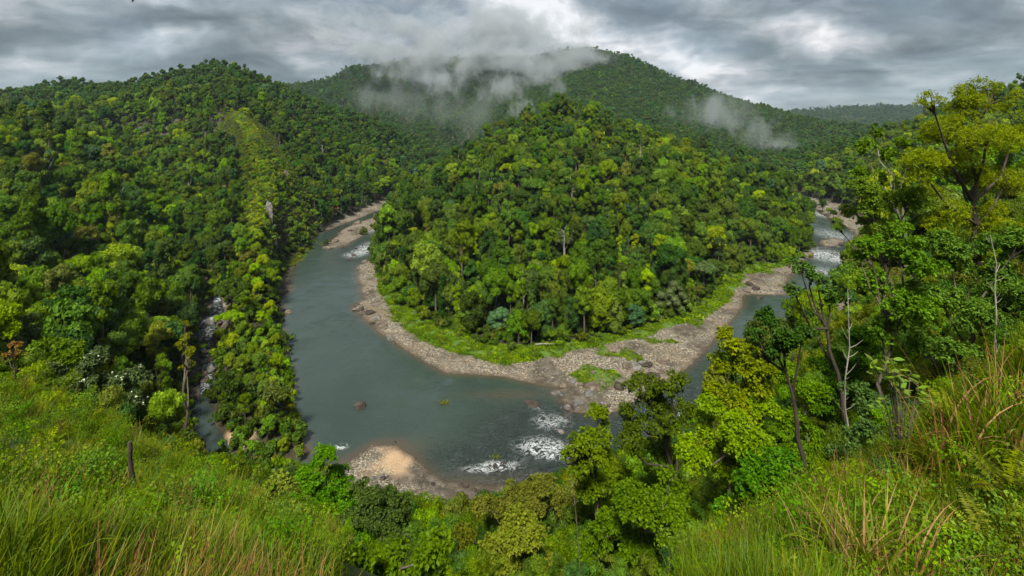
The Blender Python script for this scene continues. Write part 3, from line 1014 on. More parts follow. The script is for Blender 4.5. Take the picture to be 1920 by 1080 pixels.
def crown_geo(rng, L, nleaf, size, hang=0.0, jit=0.8, hull=0.78, wr=0.38, sub=0):
    g = Geo()
    L = np.array(L)
    ar = L[:, 3] ** 2
    cnt = rng.multinomial(nleaf, ar / ar.sum())
    for (x, y, z, r), c in zip(L, cnt):
        dn = unit(c, rng)
        dn[:, 2] = np.where(dn[:, 2] < -0.35, -dn[:, 2], dn[:, 2])
        rr = r * rng.uniform(0.72, 1.12, c)[:, None]
        pos = np.array([x, y, z]) + dn * rr * np.array([1, 1, 0.85])
        nor = nrm(dn + jit * rng.normal(size=(c, 3)) * 0.6)
        ax = np.cross(nor, unit(c, rng))
        ax[:, 2] -= hang
        sz = size * rng.uniform(0.6, 1.35, c)
        V, Q = leaves(pos - nrm(ax) * sz[:, None] * .5, ax, nor, sz, wr, 0.12)
        g.add(V, Q)
        if hull:
            hv, ht = ICO[sub]
            k = r * hull * (0.85 + 0.3 * rng.random((len(hv), 1)))
            g.add(np.array([x, y, z]) + hv * k * np.array([1, 1, .85]), T=ht)
    return g


def trunk_geo(rng, L, h0, r0, top, lean=0.06, limbs=5, sides=6):
    g = Geo()
    n = 7
    t = np.linspace(0, 1, n)
    bend = rng.normal(size=2) * lean * top
    pts = np.stack([bend[0] * t ** 1.5, bend[1] * t ** 1.5, h0 + (top - h0) * t], -1)
    V, Q, T = tube(pts, r0 * (1.25 - 0.95 * t) * np.where(t < .05, 1.5, 1), sides)
    g.add(V, Q, T)
    Ls = sorted(L, key=lambda l: -l[3])[:limbs * 2]
    rng.shuffle(Ls)
    for l in Ls[:limbs]:
        t0 = rng.uniform(0.5, 0.9)
        a = np.array([np.interp(t0, t, pts[:, k]) for k in range(3)])
        b = np.array(l[:3])
        if b[2] < a[2]:
            continue
        m = (a + b) / 2 + np.array([0, 0, -0.1 * np.linalg.norm(b - a)])
        V, Q, T = tube(np.stack([a, (a + m) / 2 - [0, 0, 0.01], m, (m + b) / 2, b]), r0 * np.array([.5, .42, .33, .25, .14]), 4)
        g.add(V, Q, T)
    return g


SHAPES = {}          # shape -> list of (crown Geo, trunk Geo, crown radius, height)


def mk_shape(kind, seed, nleaf=3300, size=0.64, hull=0.78, tr=True):
    rng = np.random.default_rng(seed)
    if kind == 'round':
        rad, top = 6.2, 17
        L = lobes_round(rng, rad, top - rad * .9, 20)
    elif kind == 'tall':
        rad, top = 4.6, 23
        L = lobes_round(rng, rad, top - rad, 14, 0.9) + [(rng.normal() * 2, rng.normal() * 2, top - rad * 2.4 + rng.random() * 3, 1.7) for _ in range(4)]
    elif kind == 'umbrella':
        rad, top = 7.5, 18
        L = []
        for k in range(24):
            a, q = rng.uniform(0, 6.28), math.sqrt(rng.random())
            L.append((rad * q * math.cos(a), rad * q * math.sin(a), top - 2.5 - q * q * 2.2 + rng.normal() * .7, rng.uniform(1.3, 2.3)))
    elif kind == 'column':          # trunk smothered in climbers
        rad, top = 2.6, 17
        L = []
        for k in range(22):
            f = k / 21
            w = rad * (0.55 + 0.45 * math.sin(f * 7 + seed) ** 2) * (1 - 0.3 * f)
            a = rng.uniform(0, 6.28)
            L.append((w * .5 * math.cos(a), w * .5 * math.sin(a), 1.0 + f * (top - 2), w * rng.uniform(.55, .85)))
    elif kind == 'feather':         # hanging bamboo-like sprays
        rad, top = 6.5, 14
        L = []
        for k in range(26):
            a, q = rng.uniform(0, 6.28), math.sqrt(rng.random())
            L.append((rad * q * math.cos(a), rad * q * math.sin(a), top * (1 - 0.62 * q * q) - 1.5 + rng.normal() * .8, rng.uniform(1.2, 2.1)))
        L.append((0, 0, 6, 3.6))
    elif kind == 'bushy':           # crown to the ground
        rad, top = 5.6, 12
        L = lobes_round(rng, rad, top - rad * .95, 18) + [(rad * .6 * math.cos(a), rad * .6 * math.sin(a), 2.5 + rng.random() * 2, 2.4) for a in rng.uniform(0, 6.28, 8)]
    elif kind == 'sparse':          # pale trunk, small broken crown
        rad, top = 5.0, 22
        L = []
        for k in range(11):
            a, q = rng.uniform(0, 6.28), rng.uniform(.2, 1)
            L.append((rad * q * math.cos(a), rad * q * math.sin(a), top - 2 - rng.random() * 6, rng.uniform(.9, 1.7)))
    hang = {'column': 1.2, 'feather': 1.3, 'tall': 0.3}.get(kind, 0.1)
    c = crown_geo(rng, L, nleaf if kind != 'sparse' else nleaf // 2, size * (.8 if kind in ('column', 'feather') else 1), hang, hull=hull, wr=.3 if hang > 1 else .4)
    t = trunk_geo(rng, L, -1.5, 0.42 if kind != 'column' else .3, top - (1.2 if kind != 'umbrella' else 3), limbs=6 if kind in ('sparse', 'umbrella') else 4) if tr else None
    return c, t, rad, top


TREE_KINDS = ['round', 'tall', 'umbrella', 'column', 'feather', 'bushy', 'sparse']
KIND_WORD = {'round': 'round-crowned', 'tall': 'tall narrow', 'umbrella': 'flat-topped', 'column': 'vine-draped', 'feather': 'feathery drooping', 'bushy': 'low bushy',
             'sparse': 'thin-crowned'}
NVAR = 2
protos = {}
for k in TREE_KINDS:
    for vv in range(NVAR):
        protos[(k, vv)] = mk_shape(k, 100 + vv * 31 + TREE_KINDS.index(k) * 7)

crown_mesh, trunk_mesh = {}, {}
for key, (c, t, rad, top) in protos.items():
    trunk_mesh[key] = t.mesh('trunk', [BARK_PALE if key[0] == 'sparse' else BARK], smooth=True)
    for col in LEAF:
        crown_mesh[key + (col,)] = None


def get_crown(key, col):
    if crown_mesh[key + (col,)] is None:
        crown_mesh[key + (col,)] = protos[key][0].mesh('crown', [LEAF[col]])
    return crown_mesh[key + (col,)]


def proto_collection(name, items):
    """items: meshes; an unlinked collection of source objects for a geometry-nodes scatter"""
    c = bpy.data.collections.new(name)
    for n_, me_ in enumerate(items):
        c.objects.link(bpy.data.objects.new('%s_%03d' % (name, n_), me_))
    return c


def scatter(name, coll, pos, rot, scl, idx, kind='stuff', label=None, cat=None, parent=None):
    me = bpy.data.meshes.new(name)
    n = len(pos)
    me.vertices.add(n)
    me.vertices.foreach_set('co', np.asarray(pos, np.float32).ravel())
    for nm, typ, arr, fld in (('rot', 'FLOAT_VECTOR', rot, 'vector'), ('scl', 'FLOAT_VECTOR', scl, 'vector'), ('idx', 'INT', idx, 'value')):
        at = me.attributes.new(nm, typ, 'POINT')
        at.data.foreach_set(fld, np.ascontiguousarray(arr, np.int32 if typ == 'INT' else np.float32).ravel())
    o = obj(name, me, parent)
    ng = bpy.data.node_groups.new(name + '_scatter', 'GeometryNodeTree')
    ng.interface.new_socket('Geometry', in_out='INPUT', socket_type='NodeSocketGeometry')
    ng.interface.new_socket('Geometry', in_out='OUTPUT', socket_type='NodeSocketGeometry')
    N, Lk = ng.nodes, ng.links
    gi, go = N.new('NodeGroupInput'), N.new('NodeGroupOutput')
    ci = N.new('GeometryNodeCollectionInfo')
    ci.inputs['Collection'].default_value = coll
    ci.inputs['Separate Children'].default_value = True
    ci.inputs['Reset Children'].default_value = True
    ip = N.new('GeometryNodeInstanceOnPoints')
    ip.inputs['Pick Instance'].default_value = True

    def na(nm, dt):
        a = N.new('GeometryNodeInputNamedAttribute')
        a.data_type = dt
        a.inputs[0].default_value = nm
        return a.outputs[0]
    e2r = N.new('FunctionNodeEulerToRotation')
    Lk.new(na('rot', 'FLOAT_VECTOR'), e2r.inputs[0])
    Lk.new(gi.outputs[0], ip.inputs['Points'])
    Lk.new(ci.outputs[0], ip.inputs['Instance'])
    Lk.new(na('idx', 'INT'), ip.inputs['Instance Index'])
    Lk.new(e2r.outputs[0], ip.inputs['Rotation'])
    Lk.new(na('scl', 'FLOAT_VECTOR'), ip.inputs['Scale'])
    Lk.new(ip.outputs[0], go.inputs[0])
    md = o.modifiers.new('scatter', 'NODES')
    md.node_group = ng
    return tag(o, label, cat, kind=kind)


# ------------------------------------------------------------------ where the forest stands
def jgrid(x0, x1, y0, y1, s, rng):
    gx, gy = np.meshgrid(np.arange(x0, x1, s), np.arange(y0, y1, s), indexing='ij')
    gx = gx + (np.arange(gx.shape[1]) % 2)[None, :] * s * .5
    gx = gx + rng.uniform(-.38, .38, gx.shape) * s
    gy = gy + rng.uniform(-.38, .38, gy.shape) * s
    return gx.ravel(), gy.ravel()


def bare_spur(X, Y):
    sx_ = np.interp(Y, [330, 350, 430, 560, 640], [(p_ - 960) / F * y_ for p_, y_ in [(488, 330), (490, 350), (500, 430), (470, 560), (432, 640)]])
    wob = 5 * fbm(X / 14, Y / 14, octv=3, seed=33)
    return (Y > 325) & (Y < 630) & (X - sx_ > -.045 * Y + wob) & (X - sx_ < np.clip((Y - 300) * .4, 4, 46) + wob)


def forest_ok(X, Y, h, w, b, c, cwd):
    ok = (w < -1.5) & (sdist(X, Y, STRIP) < 0) & ((b < 0.5) | (Y > 1750)) & ~((c < cwd * .5 + 2.2) & (Y > 180)) & (h > 0.2)
    ok &= ~bare_spur(X, Y)
    ok &= ~((Y < 125) & (960 + F * X / Y > 150))
    ok &= (w < -4.5) | ~((X < -85) & (Y < 200))
    ok &= (c > cwd * .5 + 4.5) | (Y > 260)
    ok &= ~((np.abs(Y - 677) < 10) & (np.abs(X + 495) < 55) & (fbm(X / 9, Y / 9, octv=3, seed=15) > -.15))
    return ok & seen(X, Y)


rng = np.random.default_rng(11)
X1, Y1 = jgrid(-760, 760, 62, 760, 6.3, rng)
m = np.abs(np.arctan2(X1, Y1)) < R(50)
X1, Y1 = X1[m], Y1[m]
h, w, b, c, cwd = ground(X1, Y1, True)
ok = forest_ok(X1, Y1, h, w, b, c, cwd) & ~((Y1 < 150) & (960 + F * X1 / Y1 > 330) & ~((Y1 > 148) & (X1 < -55) & (960 + F * X1 / Y1 > 430)))
X1, Y1, h = X1[ok], Y1[ok], h[ok]
slope = np.hypot(ground(X1 + 4, Y1) - h, ground(X1, Y1 + 4) - h) / 4

# zones


pen = (sdist(X1, Y1, [P0(720, 415), P0(770, 380)] + [(-120, 660), (60, 900), (250, 800), (330, 600), P0(1530, 440), P0(1500, 500), P0(1380, 600), P0(1050, 720), P0(830, 700), P0(650, 560)]) > 0)
spur_x = np.interp(Y1, [150, 168, 207, 242, 290, 350, 430, 560, 640, 865], [(p_ - 960) / F * y_ for p_, y_ in
                   [(560, 150), (500, 168), (486, 207), (482, 242), (482, 290), (490, 350), (500, 430), (470, 560), (432, 640), (430, 865)]])
spur = (X1 - spur_x > -np.clip(Y1 * .05, 10, 20)) & (X1 - spur_x < np.clip(Y1 * .08, 14, 30)) & (Y1 < 640) & ~pen
gully = ~spur & ~pen & (X1 - spur_x > -55) & (X1 < -60) & (X1 - spur_x < 170) & (Y1 > 230)
ZONE = np.where(pen, 'pen', np.where(spur, 'spur', np.where(gully, 'gully', np.where(X1 > 60, 'right', 'left'))))
cl = fbm(X1 / 26, Y1 / 26, octv=3, seed=70)
cl2 = fbm(X1 / 60, Y1 / 60, octv=2, seed=71)
u = rng.random(len(X1))
u2 = rng.random(len(X1))
PAL = {'pen': (['dark', 'deep', 'mid', 'fresh', 'lime', 'olive', 'blue', 'grey'], [.27, .14, .31, .12, .045, .06, .035, .02]),
       'left': (['dark', 'deep', 'mid', 'fresh', 'lime', 'olive', 'blue', 'grey'], [.15, .15, .29, .20, .06, .07, .05, .03]),
       'spur': (['dark', 'deep', 'mid', 'fresh', 'lime', 'olive', 'blue', 'grey'], [.01, .01, .14, .34, .26, .18, .02, .04]),  # yellow-green trees, brightened in colour so the ridge looks sunlit
       'gully': (['dark', 'deep', 'mid', 'fresh', 'lime', 'olive', 'blue', 'grey'], [.34, .24, .22, .08, .03, .04, .04, .01]),
       'right': (['dark', 'deep', 'mid', 'fresh', 'lime', 'olive', 'blue', 'grey'], [.10, .12, .30, .24, .06, .14, .02, .02])}
KP = {'pen': (['round', 'tall', 'umbrella', 'column', 'bushy', 'sparse'], [.30, .24, .07, .24, .10, .05]),
      'left': (['round', 'tall', 'umbrella', 'column', 'bushy', 'sparse'], [.46, .22, .12, .06, .10, .04]),
      'gully': (['round', 'tall', 'umbrella', 'column', 'bushy', 'sparse'], [.42, .2, .08, .10, .16, .04]),
      'spur': (['round', 'bushy', 'feather'], [.4, .52, .08]),
      'right': (['round', 'tall', 'umbrella', 'column', 'bushy', 'sparse'], [.44, .2, .1, .08, .14, .04])}
tcol, tkind = np.empty(len(X1), object), np.empty(len(X1), object)
uu = np.clip(u * .75 + (cl * .9 + .5) * .25, 0, .999)
for zn in PAL:
    mz = ZONE == zn
    cn, cp_ = PAL[zn]
    tcol[mz] = np.array(cn, object)[np.searchsorted(np.cumsum(cp_) / sum(cp_), uu[mz])]
    kn, kp = KP[zn]
    tkind[mz] = np.array(kn, object)[np.searchsorted(np.cumsum(kp) / sum(kp), u2[mz] * .9999)]
tkind[(tkind == 'umbrella') & (Y1 < 190)] = 'round'
fringe = (ZONE == 'pen') & (sdist(X1, Y1, STRIP) > -11)
tkind[fringe] = np.array(['bushy', 'round', 'column', 'feather', 'tall'], object)[np.searchsorted([.45, .68, .82, .90], rng.random(int(fringe.sum())))]
size = np.clip(rng.normal(.98, .25, len(X1)), .5, 1.6)
size *= np.where(ZONE == 'spur', np.clip(.35 + (Y1 - 160) / 400, .5, .62), 1.0)
size *= np.where(ZONE == 'gully', .86, 1.0)
edge = np.clip((-w[ok] - 2) / 14, 0, 1)
size *= np.where(ZONE == 'pen', .97 + .12 * edge, .72 + .25 * edge)
tall_ = size * rng.uniform(.85, 1.22, len(X1)) * np.where(rng.random(len(X1)) < .08, 1.28, 1.0)
size *= 0.83

# 300 trees that show largest, as things of their own; heroes are added by hand
D1 = np.hypot(X1, Y1)
top_px = HZ + F * (CZ - h - 16 * tall_) / Y1
px1 = 960 + F * X1 / Y1
inframe = (px1 > -20) & (px1 < 1940) & (top_px < 1060)
elev = (h + 14 * tall_ - CZ) / D1
ia = np.clip(((np.arctan2(X1, Y1) - TH0) / ST).round().astype(int), 0, nth - 1)
ja = np.clip(((np.log(D1) - LR0) / ST).round().astype(int), 0, nlr - 1)
runm = np.concatenate([np.full((nth, 3), -9.0), np.maximum.accumulate((VH + np.where(wd > 0, 0, 13) - CZ) / gR, axis=1)[:, :-3]], 1)
front = elev > runm[ia, ja] - .004
# hidden behind the foreground brink on the left, or behind the foreground trees on the right
hid = ((px1 < 600) & (top_px > 650 + px1 * .50)) | ((px1 > 1540) & (top_px > 400) & (D1 < 400))
score = np.where(inframe & front & ~hid, size / D1, 0)

HEROES = [  # px, py of the crown's middle, distance, kind, colour, scale, label
    (145, 505, 190, 'round', 'lime', .95, 'rounded bright lime tree standing out of the dark left slope'),
    (297, 640, 150, 'tall', 'lime', .95, 'tall lime green tree with layered crown above the creek mouth, left of the waterfall'),
    (305, 720, 138, 'column', 'fresh', 1.1, 'green vine curtain tree hanging down beside the dark creek pool'),
    (935, 600, 232, 'bushy', 'blue', .95, 'blue-green tree at the front point of the peninsula wood, in the grass strip'),
    (1188, 590, 262, 'bushy', 'blue', .9, 'rounded blue-green tree at the wood edge, left of the feathery one'),
    (1262, 560, 268, 'feather', 'grey', 1.15, 'large feathery drooping tree at the wood edge above the bare beach'),
    (1320, 500, 310, 'umbrella', 'grey', .9, 'pale grey-green flat-crowned tree near the right end of the peninsula wood'),
    (1170, 295, 440, 'sparse', 'rust', .9, 'brown half-dead tree high on the peninsula slope'),
    (900, 330, 425, 'round', 'rust', .45, 'small tan flowering crown high on the left of the peninsula'),
    (1347, 347, 420, 'round', 'lime', .62, 'small round lime tree on the upper right of the peninsula'),
    (1190, 470, 300, 'column', 'lime', 1.25, 'tall yellow-lime vine tower in the middle of the peninsula wood'),
    (1143, 470, 295, 'column', 'fresh', 1.1, 'vine tower with ragged top left of the tallest lime one on the peninsula'),
    (1020, 480, 300, 'column', 'mid', 1.1, 'narrow isolated vine pillar near the centre of the peninsula'),
    (975, 490, 298, 'column', 'olive', 1.2, 'thick olive vine tower left of the narrow pillar on the peninsula'),
    (890, 460, 310, 'column', 'lime', 1.0, 'twin-topped lime vine tower on the left part of the peninsula'),
    (1235, 510, 285, 'column', 'lime', .9, 'short lime vine tower low on the right of the peninsula'),
    (1060, 450, 315, 'sparse', 'grey', 1.0, 'tree with long bare reddish trunk in the middle of the peninsula'),
    (1375, 215, 1, '', '', 0, ''),
]
KINDS_TOP = {k: protos[(k, 0)][3] for k in TREE_KINDS}
KINDS_MID = {'round': .62, 'tall': .72, 'umbrella': .8, 'column': .5, 'feather': .5, 'bushy': .5, 'sparse': .75}


def make_tree(kind, var, col, loc, rz, sxy, sz, label, group):
    t = empty('tree', loc, rz)
    t.scale = (sxy, sxy, sz)
    tag(t, label, 'tree', group)
    obj('trunk', trunk_mesh[(kind, var)], t)
    obj('crown', get_crown((kind, var), col), t)
    return t


hx, hy, hr = [], [], []
for (px, py, Y, k, col, s_, lab) in HEROES:
    if not k:
        continue
    ys_ = np.linspace(Y * .6, Y * 1.5, 400)
    xs_ = (px - 960) / F * ys_
    gap_ = (CZ - (py - HZ) / F * ys_) - ground(xs_, ys_) - KINDS_TOP[k] * KINDS_MID[k] * s_
    cand = np.where(gap_[:-1] * gap_[1:] <= 0)[0]
    j_ = int(cand[np.argmin(np.abs(ys_[cand] - Y))]) if len(cand) else int(np.argmin(np.abs(gap_)))
    x, y = float(xs_[j_]), float(ys_[j_])
    gz = float(ground(np.array([x]), np.array([y]))[0])
    sz = s_
    make_tree(k, 0, col, (x, y, gz), random.uniform(0, 6), s_, sz, lab, None)
    hx.append(x); hy.append(y); hr.append(protos[(k, 0)][2] * s_)
hx, hy, hr = map(np.array, (hx, hy, hr))
clear = np.ones(len(X1), bool)
for x, y, r_ in zip(hx, hy, hr):
    dx, dy = X1 - x, Y1 - y
    dist_ = np.hypot(x, y)
    along = -(dx * x + dy * y) / dist_                    # metres in front of the hero
    across = np.abs(dx * y - dy * x) / dist_
    gz_h = float(ground(np.array([x]), np.array([y]))[0])
    block = (h + 17 * tall_ - CZ) / D1 > (gz_h + 7 - CZ) / dist_
    clear &= ~((np.hypot(dx, dy) < r_ * .8) | ((along > 0) & (along < 110) & (across < r_ * .8 + 3.0) & block))
score = np.where(clear, score, 0)
NBIG = 240
big = np.zeros(len(X1), bool)
big[np.argsort(-score)[:NBIG]] = True

# labels: area, colour, form and the order from the left among its likes
AREA = []
for k in np.where(big)[0]:
    zn, yy = ZONE[k], Y1[k]
    pxm = px1[k]
    if zn == 'pen':
        row = 'foot' if yy < 285 else ('lower slope' if yy < 360 else 'upper slope')
        side = 'left side' if pxm < 960 else 'right side'
        a = 'peninsula %s, %s' % (row, side)
    elif zn == 'spur':
        a = 'pool spur, %s' % ('tip' if yy < 200 else ('middle' if yy < 300 else 'upper part'))
    elif zn == 'gully':
        a = '%s' % ('gully left of the spur' if X1[k] < spur_x[k] else 'slope right of the spur')
        a += ' low' if yy < 420 else ' high'
    elif zn == 'right':
        a = 'far right river bank'
    else:
        a = 'left slope %s' % ('just past the grass' if yy < 130 else ('above the creek' if yy < 190 else (('low' if yy < 230 else ('halfway up' if yy < 285 else ('high' if yy < 345 else 'at the top'))) + (' at edge' if pxm < 170 else (' by spur' if pxm > 330 else ' centre')))))
    AREA.append((a, k))
from collections import defaultdict
bins = defaultdict(list)
for a, k in AREA:
    bins[(a, tcol[k], tkind[k], 'large' if size[k] * tall_[k] > .62 else 'small')].append(k)
ORD = ['leftmost', 'second from left', 'third from left', 'fourth from left', 'fifth from left', 'sixth from left', 'seventh from left', 'eighth from left',
       'ninth from left', 'tenth from left', 'eleventh from left', 'twelfth from left', 'thirteenth from left', 'fourteenth from left', 'fifteenth from left',
       'sixteenth from left', 'seventeenth from left', 'eighteenth from left', 'nineteenth from left', 'twentieth from left', 'twenty-first from left',
       'twenty-second from left', 'twenty-third from left', 'twenty-fourth from left', 'twenty-fifth from left', 'twenty-sixth from left']
for (a, col, kd, szw), ks in bins.items():
    ks.sort(key=lambda k: px1[k])
    for n_, k in enumerate(ks):
        if len(ks) == 1:
            lab = 'the only %s %s %s tree, %s' % (szw, COLOR_WORD[col], KIND_WORD[kd], a)
        else:
            lab = '%s, %s %s %s trees, %s' % (ORD[min(n_, len(ORD) - 1)], szw, COLOR_WORD[col], KIND_WORD[kd], a)
        make_tree(kd, k % NVAR, col, (X1[k], Y1[k], h[k]), random.uniform(0, 6.28), size[k], tall_[k], lab, 'rainforest trees on the slopes')

rest = np.where(~big & clear)[0]
order = {}
items = []
for kd in TREE_KINDS:
    for vv in range(NVAR):
        for col in ('dark', 'deep', 'mid', 'fresh', 'lime', 'olive', 'blue', 'grey', 'rust'):
            order[(kd, vv, col)] = len(items)
            gg = Geo()
            gg.merge(protos[(kd, vv)][0], 0)
            gg.merge(protos[(kd, vv)][1], 1)
            items.append(gg.mesh('tree_form', [LEAF[col], BARK_PALE if kd == 'sparse' else BARK]))
near_coll = proto_collection('tree_form', items)
tcol[(rng.random(len(X1)) < .0007)] = 'rust'
idx = np.array([order[(tkind[k], k % NVAR, tcol[k])] for k in rest])
scatter('forest', near_coll, np.stack([X1, Y1, h], -1)[rest], np.stack([np.zeros(len(rest)), np.zeros(len(rest)), rng.uniform(0, 6.28, len(rest))], -1),
        np.stack([size, size, tall_], -1)[rest], idx, label='dense rainforest covering the slopes and the peninsula')

# undergrowth filling the gaps between trunks and hanging over the banks
X2, Y2 = jgrid(-420, 420, 62, 520, 4.6, rng)
m = np.abs(np.arctan2(X2, Y2)) < R(49)
X2, Y2 = X2[m], Y2[m]
h2, w2, b2, c2, cw2 = ground(X2, Y2, True)
st2 = sdist(X2, Y2, STRIP)
ok2 = (w2 < -0.4) & (st2 < 1.0) & (np.hypot(X2, Y2) > 148) & (b2 < 0.5) & ~((c2 < cw2 * .5 + .8) & (Y2 > 180)) & seen(X2, Y2)
X2, Y2, h2 = X2[ok2], Y2[ok2], h2[ok2]
bitems = []
for k in range(4):
    rg = np.random.default_rng(300 + k)
    L = [(rg.normal() * 1.0, rg.normal() * 1.0, .6 + rg.random() * 1.6, rg.uniform(.7, 1.3)) for _ in range(7)]
    gg = crown_geo(rg, L, 420, .55, .3)
    for col in ('dark', 'mid', 'fresh', 'olive'):
        bitems.append(gg.mesh('bush_form', [LEAF[col]]))
bush_coll = proto_collection('bush_form', bitems)
s2 = rng.uniform(.7, 1.7, len(X2))
cidx = np.where(rng.random(len(X2)) < .45, 0, np.where(rng.random(len(X2)) < .6, 1, rng.integers(2, 4, len(X2))))
scatter('undergrowth', bush_coll, np.stack([X2, Y2, h2], -1), np.stack([np.zeros(len(X2))] * 2 + [rng.uniform(0, 6.28, len(X2))], -1),
        np.stack([s2, s2, s2 * rng.uniform(.8, 1.5, len(X2))], -1), rng.integers(0, 4, len(X2)) * 4 + cidx, label='dark undergrowth below the forest trees')

# shrub carpet on the steep faces of the spur, brightest along its crest
X8, Y8 = jgrid(-420, -110, 325, 635, 1.8, rng)
k8 = bare_spur(X8, Y8) & seen(X8, Y8)
X8, Y8 = X8[k8], Y8[k8]
h8 = ground(X8, Y8)
cr8 = np.abs(X8 - np.interp(Y8, [330, 350, 430, 560, 640], [(p_ - 960) / F * y_ for p_, y_ in [(488, 330), (490, 350), (500, 430), (470, 560), (432, 640)]]))
s8 = rng.uniform(.5, .9, len(X8)) * np.where(cr8 < 6, 1.9, .9)
carp = []
for k in range(3):
    rg = np.random.default_rng(400 + k)
    L = [(rg.normal() * 1.0, rg.normal() * 1.0, .4 + rg.random() * 1.0, rg.uniform(.7, 1.2)) for _ in range(6)]
    gg = crown_geo(rg, L, 300, .5, .5)
    for col in ('grey', 'olive', 'fresh', 'golden', 'lime'):
        carp.append(gg.mesh('carpet_form', [LEAF[col]]))
c8 = np.where((cr8 < 8) & (rng.random(len(X8)) < .6), rng.integers(2, 5, len(X8)), np.clip((fbm(X8 / 12, Y8 / 12, seed=12) + .5) * 2.6 + rng.normal(size=len(X8)) * .4, 0, 2.9).astype(int))
scatter('spur_shrubs', proto_collection('carpet_form', carp), np.stack([X8, Y8, h8 - .2], -1), np.stack([np.zeros(len(X8))] * 2 + [rng.uniform(0, 6.28, len(X8))], -1),
        np.stack([s8, s8, s8], -1), rng.integers(0, 3, len(X8)) * 5 + c8, label='light green climbing shrubs clothing the steep spur')

# far forest
far_items = []
fcols = ['dark', 'deep', 'deep', 'dark', 'mid', 'blue']
for k in range(4):
    rg = np.random.default_rng(500 + k)
    rad, top = [(5.5, 15), (4.2, 18), (6.5, 15), (3.2, 17)][k]
    Lf = lobes_round(rg, rad, top - rad, 8) + [(rg.normal() * rad * .3, rg.normal() * rad * .3, z_, rad * rg.uniform(.5, .75)) for z_ in (3, 5.5, 8)]
    gg = crown_geo(rg, Lf, 340, 1.45, .1, hull=.85)
    tv = tube([(0, 0, -3), (0, 0, top - rad)], .45, 4)
    gg.add(*tv, m=1)
    for col in fcols:
        far_items.append(gg.mesh('far_form', [LEAF[col], BARK]))
far_coll = proto_collection('far_form', far_items)
PX, PY = [], []
for (y0, y1, s_) in ((760, 1300, 8.6), (1300, 2500, 10.2), (2500, 4700, 19)):
    a, b_ = jgrid(-y1 * 1.1, y1 * 1.1, y0, y1, s_, rng)
    m = np.abs(np.arctan2(a, b_)) < R(48)
    PX.append(a[m]); PY.append(b_[m])
X3, Y3 = np.concatenate(PX), np.concatenate(PY)
h3, w3, b3, c3, cw3 = ground(X3, Y3, True)
ok3 = forest_ok(X3, Y3, h3, w3, b3, c3, cw3)
X3, Y3, h3 = X3[ok3], Y3[ok3], h3[ok3]
sc3 = np.where(Y3 > 2500, 1.75, np.where(Y3 > 1300, 1.05, .95)) * rng.uniform(.7, 1.3, len(X3))
cz3 = fbm(X3 / 90, Y3 / 90, octv=3, seed=80) * .35 + rng.random(len(X3)) * .75 + .1
ci = np.searchsorted([.28, .45, .72, .86, .97], np.clip(cz3, 0, .999))
ci = np.where(Y3 > 2500, 3, ci)
print('trees near', len(rest), 'bushes', len(X2), 'far', len(X3))
scatter('far_forest', far_coll, np.stack([X3, Y3, h3], -1), np.stack([np.zeros(len(X3))] * 2 + [rng.uniform(0, 6.28, len(X3))], -1),
        np.stack([sc3, sc3, sc3 * rng.uniform(.8, 1.35, len(X3)) * np.where(Y3 > 2500, .7, 1)], -1), rng.integers(0, 4, len(X3)) * len(fcols) + ci, label='distant forest over the far mountains')

# ------------------------------------------------------------------ boulders and stones
def rock_mesh(seed, mat, sub=2, flat=.65, name='boulder'):
    V, T = ICO[sub]
    rg = np.random.default_rng(seed)
    o_ = rg.uniform(0, 50, 3)
    d_ = fbm(V[:, 0] * 1.1 + o_[0], V[:, 1] * 1.1 + o_[1], V[:, 2] * 1.1 + o_[2], octv=3, seed=seed)
    W_ = V * (1 + .45 * d_)[:, None]
    for k in range(5):                                  # split faces
        n_ = unit(1, rg)[0]
        lim = rg.uniform(.55, .8)
        t_ = W_ @ n_
        W_ = W_ - np.maximum(t_ - lim, 0)[:, None] * n_ * .85
    W_ *= np.array([1.15, .85, flat])
    return mesh_np(name, W_, None, [mat], smooth=False, tris=T)


RK = [rock_mesh(k, [ROCK, ROCK_GREY, ROCK, ROCK_DARK][k % 4]) for k in range(12)]


def gz(x, y):
    return float(ground(np.array([x]), np.array([y]))[0])


def boulder(px, py, wpx, label, var, rz=None, sink=.25, zs=1.0, group=None, mat=None):
    x, y = P0(px, py, .3)
    s_ = wpx / F * y / 2.2
    o = obj('boulder', RK[var])
    o.location = (x, y, max(gz(x, y), -.25) + s_ * (.35 - sink) * .8)
    o.rotation_euler = (random.uniform(-.15, .15), random.uniform(-.15, .15), random.uniform(0, 6.28) if rz is None else rz)
    o.scale = (s_, s_, s_ * zs)
    return tag(o, label, 'boulder', group)


boulder(675, 762, 22, 'lone round brown boulder standing in the open pool', 7, zs=1.5, sink=0)
boulder(741, 828, 9, 'small dark rock at the upper edge of the sandy shoal', 3, zs=1.4)
boulder(1052, 809, 20, 'flat grey-brown boulder beside the white water of the rapids', 1, zs=.8)
boulder(928, 872, 14, 'dark rock splitting the lower rapid', 3)
boulder(945, 866, 9, 'small rock in the lower rapid just right of a dark one', 7)
boulder(872, 912, 18, 'dark boulder at the right edge of the near shingle bank', 3, zs=1.1)
boulder(890, 921, 10, 'small dark rock next to the boulder on the near shingle bank', 7)
boulder(785, 925, 14, 'brown boulder on the near shingle bank', 0)
boulder(1085, 757, 22, 'blocky rock on the rocky tip of the peninsula beach', 5)
boulder(1000, 757, 30, 'low flat rock ledge awash beyond the tip of the beach', 11, zs=.35)
boulder(540, 586, 16, 'brown rock jutting from the spur into the pool', 0, zs=1.2)
boulder(1105, 742, 26, 'grey slab on the tip of the beach between brown rocks', 1, zs=.5)
